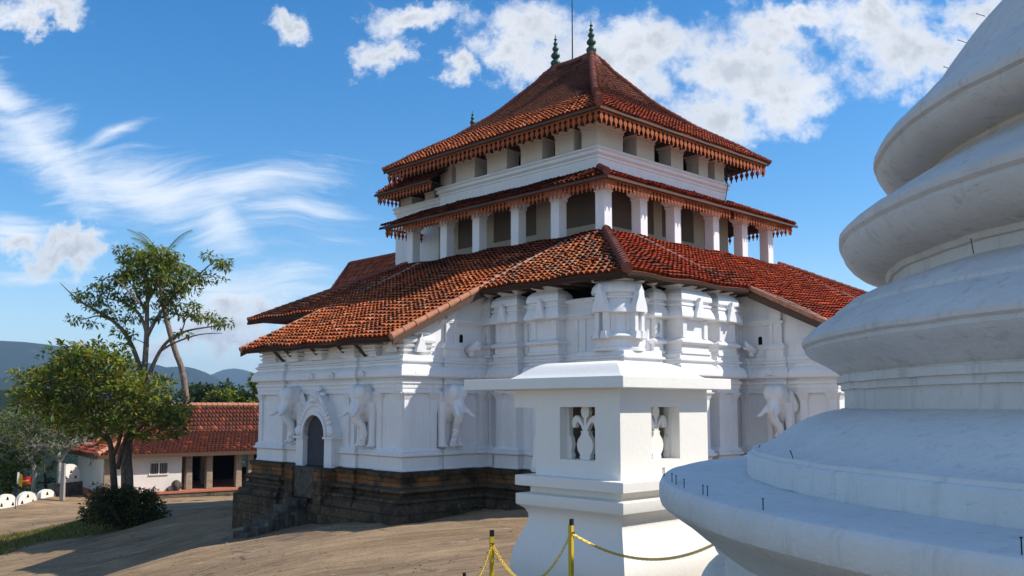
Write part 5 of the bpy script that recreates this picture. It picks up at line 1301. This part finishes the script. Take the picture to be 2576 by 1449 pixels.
# coconut palm behind it
PYY=100.0; pbase=at(485,1075,PYY); pbase.z-=3
palm=empty('coconut_palm',pbase,0,'coconut palm leaning behind the tall spreading tree','palm')
mb=MB(); hp_=at(404,670,PYY)
Q=limb(mb,[pbase,at(462,950,PYY),at(440,880,PYY),at(416,790,PYY),at(406,725,PYY),hp_],.38,.24,pbase,9); autosm(mb.build('trunk',M['barkred'],palm),60)
mb=MB()
for k in range(26):
    az=k*2.399; el=R_(random.uniform(-25,80)); Lf=random.uniform(4.2,5.8); d=Vector((math.cos(az)*math.cos(el),math.sin(az)*math.cos(el),math.sin(el)))
    pts=[];p=hp_-pbase
    for j in range(13):
        pts.append(p.copy()); p=p+d*(Lf/12); d=(d+Vector((0,0,-.13-.02*j*0))).normalized()
    mb.col=(.16,.17,.04); mb.tube(pts,[.045*(1-j/13)+.008 for j in range(13)],4,False)
    for j in range(1,13):
        t=(pts[j]-pts[j-1]).normalized(); sd=t.cross(Vector((0,0,1))).normalized()
        for m_ in range(3):
            b_=pts[j-1].lerp(pts[j],m_/3)
            for sg in (-1,1):
                ll=.95*math.sin(math.pi*min(1,(j+m_/3)/13)*.85+.25)*random.uniform(.8,1.1); dd=(sd*sg*.75+t*.55+Vector((0,0,-.45))).normalized()
                e=b_+dd*ll; w_=t*.05; g=random.uniform(.7,1.25); mb.col=(.14*g,.17*g,.035*g) if random.random()<.8 else (.30*g,.24*g,.07*g)
                mb.add([b_-w_,b_+w_,e-Vector((0,0,.05))],[(0,1,2)])
mb.build('fronds',M['leaf'],palm)
# leafy tree in front of the pavilion
FY=54.0; fb=at(296,1300,FY); fb.z=gz(fb.x,fb.y)
ft=empty('leafy_tree',fb,0,'round leafy olive green tree with a thin dark curved trunk in front of the pavilion','tree')
mb=MB(); K=lambda x,y,dy=0: at(x,y,FY+dy)
b1=K(318,1300); b1.z=fb.z-.3; b2=K(296,1300,.4); b2.z=fb.z-.3
limb(mb,[K(296,1180),K(310,1120),K(335,1040),K(340,980)],.14,.08,fb,7)
limb(mb,[b2,K(286,1200),K(282,1150),K(275,1110),K(255,1085),K(225,1060),K(190,1030)],.24,.09,fb,8)
for p_,r0,r1 in (([K(282,1150),K(300,1110),K(305,1070),K(298,1010),K(280,940)],.15,.05),([K(275,1110),K(262,1100),K(240,1085),K(180,1050,1),K(120,990,1)],.13,.03),([K(322,1110),K(350,1080),K(400,1040,1),K(440,1020,1)],.13,.03),([K(323,1100),K(310,1050,-1),K(270,990,-2),K(220,930,-2)],.12,.03),([K(335,1040),K(370,1000,1),K(390,980,1)],.1,.03),([K(225,1060),K(150,1010,-1),K(90,950,-1)],.09,.02),([K(262,1100,0),K(240,1075,2),K(200,1000,3),K(170,930,3)],.1,.03),([K(280,940),K(240,900),K(200,880)],.06,.02)): limb(mb,p_,r0,r1,fb,6)
autosm(mb.build('trunk',M['bark'],ft),60)
FC=[(215,900,70,32),(170,925,60,36),(255,905,60,30),(300,900,30,20),(120,960,60,36),(70,965,36,26),(50,940,18,14),(130,920,40,24),(230,960,90,40),(320,960,50,34),(300,1000,80,40),(180,1000,80,40),(100,1010,50,28),
    (360,1000,50,30),(410,975,30,22),(440,1010,34,28),(410,1030,60,34),(350,1050,70,34),(270,1050,80,36),(200,1050,70,34),(140,1040,50,28),(455,1060,26,22),(420,1085,34,20),(360,1095,40,16),(70,1020,30,16),(240,1090,50,16),(330,975,40,28),(280,940,60,30),(60,985,30,14),(110,985,40,22),(430,1045,40,22),(170,880,40,16),(400,955,18,12),(300,870,14,8),(250,872,20,10)]
bl_=[]
for (x,y,rx,ry) in FC:
    n=max(3,int(rx*ry/80))
    for k in range(n):
        a=random.uniform(0,6.28); q_=random.random()**.5
        c_=at(x+math.cos(a)*rx*q_,y+math.sin(a)*ry*q_,FY+random.uniform(-1,1)*2.6)
        bl_.append((c_,(random.uniform(.28,.5),random.uniform(.28,.5),random.uniform(.2,.34)),1))
leaves('crown',M['leaf'],ft,bl_,.36,22,[(.11,.17,.022),(.17,.22,.028),(.055,.09,.016),(.28,.28,.035),(.14,.19,.025),(.26,.18,.03)],.05,.36,origin=fb,shell=.35)
# undergrowth bush at its foot
bbp=at(318,1325,52.5); bbp.z=gz(bbp.x,bbp.y)
bush=empty('bush',bbp,0,'dense dark green bush around the foot of the leafy tree','bush')
bl_=[]
for (x,y,rx,ry) in ((320,1270,70,40),(370,1280,40,34),(270,1275,45,40),(300,1245,55,22),(240,1270,30,26),(230,1300,25,18),(395,1300,22,18),(250,1235,18,12),(350,1240,40,14),(320,1305,80,18)):
    for k in range(int(rx*ry/45)):
        a=random.uniform(0,6.28); q_=random.random()**.5; bl_.append((at(x+math.cos(a)*rx*q_,y+math.sin(a)*ry*q_,53+random.uniform(-1.3,1.3)),(.35,.35,.25),1))
leaves('foliage',M['leaf'],bush,bl_,.2,44,[(.03,.045,.012),(.045,.06,.014),(.02,.03,.01),(.09,.10,.02)],.1,.4,origin=bbp)
mb=MB()
for k in range(14): 
    a=random.uniform(0,6.28); mb.tube([(0,0,0),(math.cos(a)*.7,math.sin(a)*.7,.8),(math.cos(a)*1.3,math.sin(a)*1.1,1.5)],[.035,.025,.01],5)
mb.build('stems',M['bark'],bush)
# bare pale tree (frangipani)
def bare(name,bpx,bpy_,Y,lb,h0,nlev,seed,spread=1.0,lf=60,scale=1.0,up=.25):
    rs=random.Random(seed); b_=at(bpx,bpy_,Y); e=empty(name,b_,0,lb,'tree'); mb=MB(); tips=[]; mb.tube([(0,0,-9),(0,0,.05)],.2*scale,7)
    def rec(p,d,L,r,lev):
        q_=p+d*L; mid=p.lerp(q_,.5)+Vector((rs.uniform(-1,1),rs.uniform(-1,1),rs.uniform(-.3,.6)))*L*.12
        mb.tube([p,mid,q_],[r,r*.88,r*.75],5 if lev>1 else 7,False)
        if lev>=nlev: tips.append(q_); return
        n=rs.choice((2,3,3)) if lev<nlev-1 else 3
        a0=rs.uniform(0,6.28)
        for k in range(n):
            a=a0+k*6.28/n+rs.uniform(-.4,.4); t=d.orthogonal().normalized(); s_=d.cross(t)
            nd_=(d*.75+(t*math.cos(a)+s_*math.sin(a))*spread*rs.uniform(.6,1)+Vector((0,0,up))).normalized()
            rec(q_,nd_,L*rs.uniform(.66,.84),r*.70,lev+1)
    rec(Vector((0,0,0)),Vector((rs.uniform(-.1,.1),0,1)),h0,.22*scale,0)
    autosm(mb.build('trunk',M['barkgrey'],e),60)
    leaves('crown',M['leaf'],e,[(t,(.35,.35,.25),1) for t in tips if rs.random()<.35],.26,lf/10,[(.10,.15,.03),(.16,.19,.04),(.07,.10,.02)],.0,.35)
    return e
bare('frangipani_tree',150,1222,79,'bare pale grey branching tree behind the concrete post',2.0,8,3,1.05,60,1.1)
bare('frangipani_tree',205,1205,90,'bare pale grey branching tree left of the pavilion roof',2.2,8,5,1.05,60,1.1)
bare('frangipani_tree',85,1228,79.5,'tangle of pale bare branches at the left edge above the white wall',2.0,8,8,1.1,90,1.0)
def bushy(name,bpx,bpy_,Y,cl,lb,cols,size,n_per,cat='tree',grp=None,trunk=True,gr=None,bk='bark'):
    b_=at(bpx,bpy_,Y); b_.z=min(b_.z,gz(b_.x,b_.y)) if Y<100 else b_.z
    e=empty(name,b_,0,lb,cat,grp); bl_=[]; k_=Y/F
    for (x,y,rx,ry) in cl:
        for k in range(max(2,int(rx*ry/(gr or 40)))):
            a=random.uniform(0,6.28); q_=random.random()**.5
            bl_.append((at(x+math.cos(a)*rx*q_,y+math.sin(a)*ry*q_,Y+random.uniform(-1,1)*rx*k_),(6*k_,6*k_,4.2*k_),1))
    leaves('crown',M['leaf'],e,bl_,size,n_per,cols,.1,.4,origin=b_)
    if trunk:
        mb=MB(); x,y,rx,ry=cl[0]; top=at(x,y,Y)-b_
        mb.tube([(0,0,-1),top*.5,top],[k_*5,k_*3.5,k_*1.5],6)
        for (x,y,rx,ry) in cl[1:]: mb.tube([top*.45,at(x,y,Y)-b_],[k_*2.4,k_*.8],5)
        autosm(mb.build('trunk',M[bk],e),60)
    return e
YG=[(.12,.17,.03),(.18,.21,.035),(.08,.12,.02),(.22,.20,.03)]; DG=[(.03,.055,.02),(.045,.075,.022),(.022,.04,.018),(.06,.085,.02)]
bushy('flowering_shrub',25,1245,82,[(30,1110,50,30),(10,1160,40,40),(70,1150,40,26),(40,1200,50,26),(0,1230,30,16)],'yellow green shrub at the far left edge behind the boundary wall',YG,.38,26,'shrub')
bushy('broad_shrub',120,1235,84,[(110,1170,40,14),(150,1210,40,12),(70,1215,40,16)],'olive shrub mixed with bare branches right of the flag',[(.08,.10,.03),(.13,.14,.04),(.05,.07,.02)],.32,16,'shrub')
NT_=[(490,975,22,16,0),(520,970,22,14,1),(560,975,26,14,0),(600,985,24,12,0),(640,955,14,16,2),(655,985,16,20,2),(580,998,30,12,2),(625,1000,30,12,2),(540,1000,28,14,2),(500,1000,26,12,1),(470,985,16,14,1)]
NL=['dark tree top just right of the leaning palm trunk','dark rounded tree second from the palm trunk','dark tree below the mountain gap','low dark tree left of the temple corner','slim broad leaved tree tallest beside the temple wall','light green tree touching the temple wall','light green shrub above the middle of the pavilion ridge','yellow green shrub above the right end of the pavilion ridge','light green shrub above the left of the pavilion ridge','dark shrub low behind the palm trunk','dark shrub left of the palm trunk']
for (x,y,rx,ry,kd),lb in zip(NT_,NL):
    Yt={0:150,1:125,2:100}[kd]
    bushy('background_tree',x,1035,Yt,[(x,y,rx*.7,ry),(x-rx*.5,y+8,rx*.5,ry*.7),(x+rx*.5,y+7,rx*.5,ry*.7),(x,y+16,rx,ry*.7)],lb,YG if kd==2 else DG,.55 if kd else .8,22,'tree','trees behind the pavilion',gr=30,bk='barkgrey' if kd==2 else 'bark')
# grass strip
gpts=[]
for k in range(26000):
    x=random.uniform(-70,215); y=random.gauss(1345,14)-max(0,(x-60))*.08
    gpts.append((x,y))
V=[];COL=[]
mb=MB()
for (x,y) in gpts[:16000]:
    p=at(x,y,45); 
    z=gz(p.x,p.y) if False else None
    mb.v.append((p.x,p.y,0))
gx=np.array([v_[0] for v_ in mb.v]); gy=np.array([ -0. for v_ in mb.v])
# scatter in plan between the rock crest and the bush
gx=RNG.uniform(-40,-22,40000); gy=RNG.uniform(49,64,40000)
cen=56.5+.05*(gx+30); msk=(np.abs(gy-cen)+fbm(gx*.35,gy*.35,3,44)*5<3.6+.06*(-gx-22)); gx=gx[msk];gy=gy[msk]; gzv=ground(gx,gy)
n=len(gx); aa=RNG.uniform(0,6.28,n); hh=RNG.uniform(.06,.22,n); ww=.03
p0=np.stack([gx-np.cos(aa)*ww,gy-np.sin(aa)*ww,gzv-.02],1); p1=np.stack([gx+np.cos(aa)*ww,gy+np.sin(aa)*ww,gzv-.02],1)
tp=np.stack([gx+RNG.normal(0,.06,n),gy+RNG.normal(0,.06,n),gzv+hh],1)
V=np.stack([p0,p1,tp],1).reshape(-1,3); me=bpy.data.meshes.new('grass'); me.from_pydata(V.tolist(),[],[(3*i,3*i+1,3*i+2) for i in range(n)])
cl_=np.array([(.12,.14,.03),(.20,.18,.04),(.08,.10,.02),(.26,.20,.06)])[RNG.integers(0,4,n)]*RNG.uniform(.7,1.2,n)[:,None]
ca=me.color_attributes.new('Col','FLOAT_COLOR','POINT'); ca.data.foreach_set('color',np.repeat(np.c_[cl_,np.ones(n)],3,0).astype(np.float32).ravel())
me.materials.append(M['leaf']); o=bpy.data.objects.new('grass',me); C.objects.link(o); tag(o,'patch of short green and brown grass on the rock at left','grass',kind='stuff')

# fallen leaves and grit on the rock
n=5200; lx=RNG.uniform(-34,6,n); ly=RNG.uniform(15,60,n); dn=fbm(lx*.3,ly*.3,3,91); k_=dn>-.02; lx=lx[k_];ly=ly[k_]; n=len(lx); lz=ground(lx,ly)+.012
an=RNG.uniform(0,6.28,n); sz=RNG.uniform(.02,.07,n); c0=np.cos(an)*sz; s0=np.sin(an)*sz; tz=RNG.uniform(.0,.03,n)
V=np.stack([np.stack([lx-c0,ly-s0,lz],1),np.stack([lx+s0*.4,ly-c0*.4,lz+tz],1),np.stack([lx+c0,ly+s0,lz+tz*.5],1),np.stack([lx-s0*.4,ly+c0*.4,lz],1)],1).reshape(-1,3)
me=bpy.data.meshes.new('leaf_litter'); me.from_pydata(V.tolist(),[],[(4*i,4*i+1,4*i+2,4*i+3) for i in range(n)])
cl_=np.array([(.12,.07,.04),(.05,.035,.025),(.28,.19,.10),(.40,.33,.25)])[RNG.integers(0,4,n)]
ca=me.color_attributes.new('Col','FLOAT_COLOR','POINT'); ca.data.foreach_set('color',np.repeat(np.c_[cl_,np.ones(n)],4,0).astype(np.float32).ravel()); me.materials.append(M['leaf'])
o=bpy.data.objects.new('leaf_litter',me); C.objects.link(o); tag(o,'scattered dry leaves and grit on the bare rock','litter',kind='stuff')
# small weeds at the foot of the plinth
for (a_,b_,lb) in ((1.9,-1.0,'small green weed growing at the foot of the dark plinth'),(2.9,-1.05,'tuft of weed a step right of the smaller weed at the plinth foot')):
    p=tw(a_,b_,0); p.z=gz(p.x,p.y); o=leaves('weed',M['leaf'],None,[(Vector((0,0,.1)),(.16,.16,.12),1)],.12,60,[(.06,.11,.02),(.09,.14,.03)],-.5,.4); o.location=p; tag(o,lb,'weed')

# ------------------------------------------------------------------ hills
def hillmat(name,cols,sc,bd):
    m,t,b=mat(name,cols[1],.95,.05); q=NT(t); v=q.coord()
    n1=q.noise(v,sc,8,.65); n2=q.noise(v,sc*14,8,.75); n3=q.noise(v,sc*.35,4,.5)
    c=q.ramp(n2,[(.35,cols[0]),(.55,cols[1]),(.75,cols[2])]); c=q.mix(q.rng(n1,.60,.68,0,.8),c,cols[3]); t.links.new(c,b.inputs['Base Color'])
    q.bump(q.math('ADD',n2,q.math('MULTIPLY',n1,2)),1,bd,b); return m
def ridge(name,Y,pts,depth,mt,back=.5,amp=.10,seed=1,base=None,nx=150,ny=34):
    """hill range: crest pixels pts at distance Y, sloping down toward the viewer over depth metres"""
    xs_=np.linspace(pts[0][0],pts[-1][0],nx); yc=np.interp(xs_,[p[0] for p in pts],[p[1] for p in pts])
    vs=[];fs=[]; zb=base if base is not None else -150
    for j in range(ny):
        f=j/(ny-1)*(1+back)-back   # -back..1 ; 0 crest
        for i in range(nx):
            c_=at(xs_[i],yc[i],Y); hgt=c_.z-zb
            yy_=Y-f*depth if f>0 else Y-f*depth*1.0
            prof_=(math.cos(min(1,abs(f))*math.pi)+1)/2 if f<0 else (1-f)**1.3
            sp_=c_.x*(1.0 if f<=0 else 1.0)
            z=zb+hgt*prof_
            nz=float(fbm(np.array([c_.x/depth*6+seed]),np.array([f*3.2+seed]),5,seed)[0]); z+=nz*hgt*amp*8*abs(f)**.6*(1-max(0,f))**.5
            vs.append((sp_,yy_,z))
    for j in range(ny-1):
        for i in range(nx-1): a=j*nx+i; fs.append((a,a+1,a+nx+1,a+nx))
    me=bpy.data.meshes.new(name); me.from_pydata(vs,[],fs); me.materials.append(mt); me.polygons.foreach_set('use_smooth',[True]*len(me.polygons)); me.update()
    o=bpy.data.objects.new(name,me); C.objects.link(o); tag(o,kind='structure'); return o
M['h1']=hillmat('hill_forest',((.006,.014,.008),(.018,.032,.013),(.055,.066,.026),(.14,.12,.06)),.004,30)
M['h2']=hillmat('valley_fields',((.010,.022,.009),(.028,.045,.017),(.075,.085,.035),(.26,.20,.11)),.006,18)
M['h0']=hillmat('near_forest',((.008,.016,.007),(.018,.032,.010),(.045,.06,.016),(.03,.045,.012)),.03,4)
ridge('hill',4200,[(-1100,940),(-500,880),(-200,862),(0,857),(60,860),(130,868),(175,882),(240,902),(330,908),(400,925),(450,922),(500,950),(560,975),(640,1000),(760,1030)],2400,M['h1'],seed=3,amp=.06)
ridge('distant_hill',6600,[(380,1010),(450,985),(500,958),(545,935),(575,924),(600,926),(625,938),(650,935),(665,926),(700,925),(760,940),(850,970),(950,990),(1100,975),(1300,990),(1700,1000),(2200,980),(2700,990)],2500,M['h1'],seed=9,amp=.05,back=.3)
ridge('valley_slope',2300,[(-900,965),(-300,955),(0,950),(60,962),(120,985),(200,1000),(400,1004),(600,1008),(900,1012),(1500,1010),(2600,1010)],1200,M['h2'],seed=14,amp=.08)
ridge('forest_slope',700,[(-900,985),(-300,980),(-60,985),(0,1000),(50,1004),(100,1020),(200,1035),(300,1035),(450,1020),(520,1005),(580,1000),(660,998),(760,1005),(1200,1020),(2600,1015)],480,M['h0'],seed=21,base=-95,amp=.12)
# forest canopy on the near slope: countless crowns
bl_=[]
for k in range(900):
    Yf=random.uniform(260,640); x=random.uniform(-120,220) if k<520 else random.uniform(430,700)
    yc=np.interp(x,[-120,0,50,100,200,300,450,520,580,700],[985,1000,1004,1020,1035,1035,1020,1005,1000,1002]); f=(700-Yf)/480
    p=at(x,yc,700); zz=-95+(p.z+95)*(1-f)**1.3; xx=at(x,yc,Yf).x
    bl_.append((Vector((xx,Yf,max(zz,-95)+random.uniform(0,4))),(random.uniform(4,8),random.uniform(4,8),random.uniform(3,6)),1))
o=leaves('forest',M['leaf'],None,bl_,2.0,60,[(.018,.034,.010),(.03,.05,.012),(.012,.024,.008),(.05,.065,.015)],.1,.5); tag(o,'dense dark forest on the slope beyond the boundary wall','forest',kind='stuff')
# ------------------------------------------------------------------ air
mb=MB(); mb.box(-9000,9000,-35,9700,-175,420)
m=bpy.data.materials.new('haze'); m.use_nodes=True; t=m.node_tree; t.nodes.remove(t.nodes['Principled BSDF'])
pv_=t.nodes.new('ShaderNodeVolumePrincipled'); pv_.inputs['Color'].default_value=(.50,.74,1,1); pv_.inputs['Density'].default_value=.00011; pv_.inputs['Anisotropy'].default_value=.2
t.links.new(pv_.outputs[0],t.nodes['Material Output'].inputs['Volume'])
hb=mb.build('haze',m); tag(hb,'thin blue haze over the valley','haze',kind='stuff')
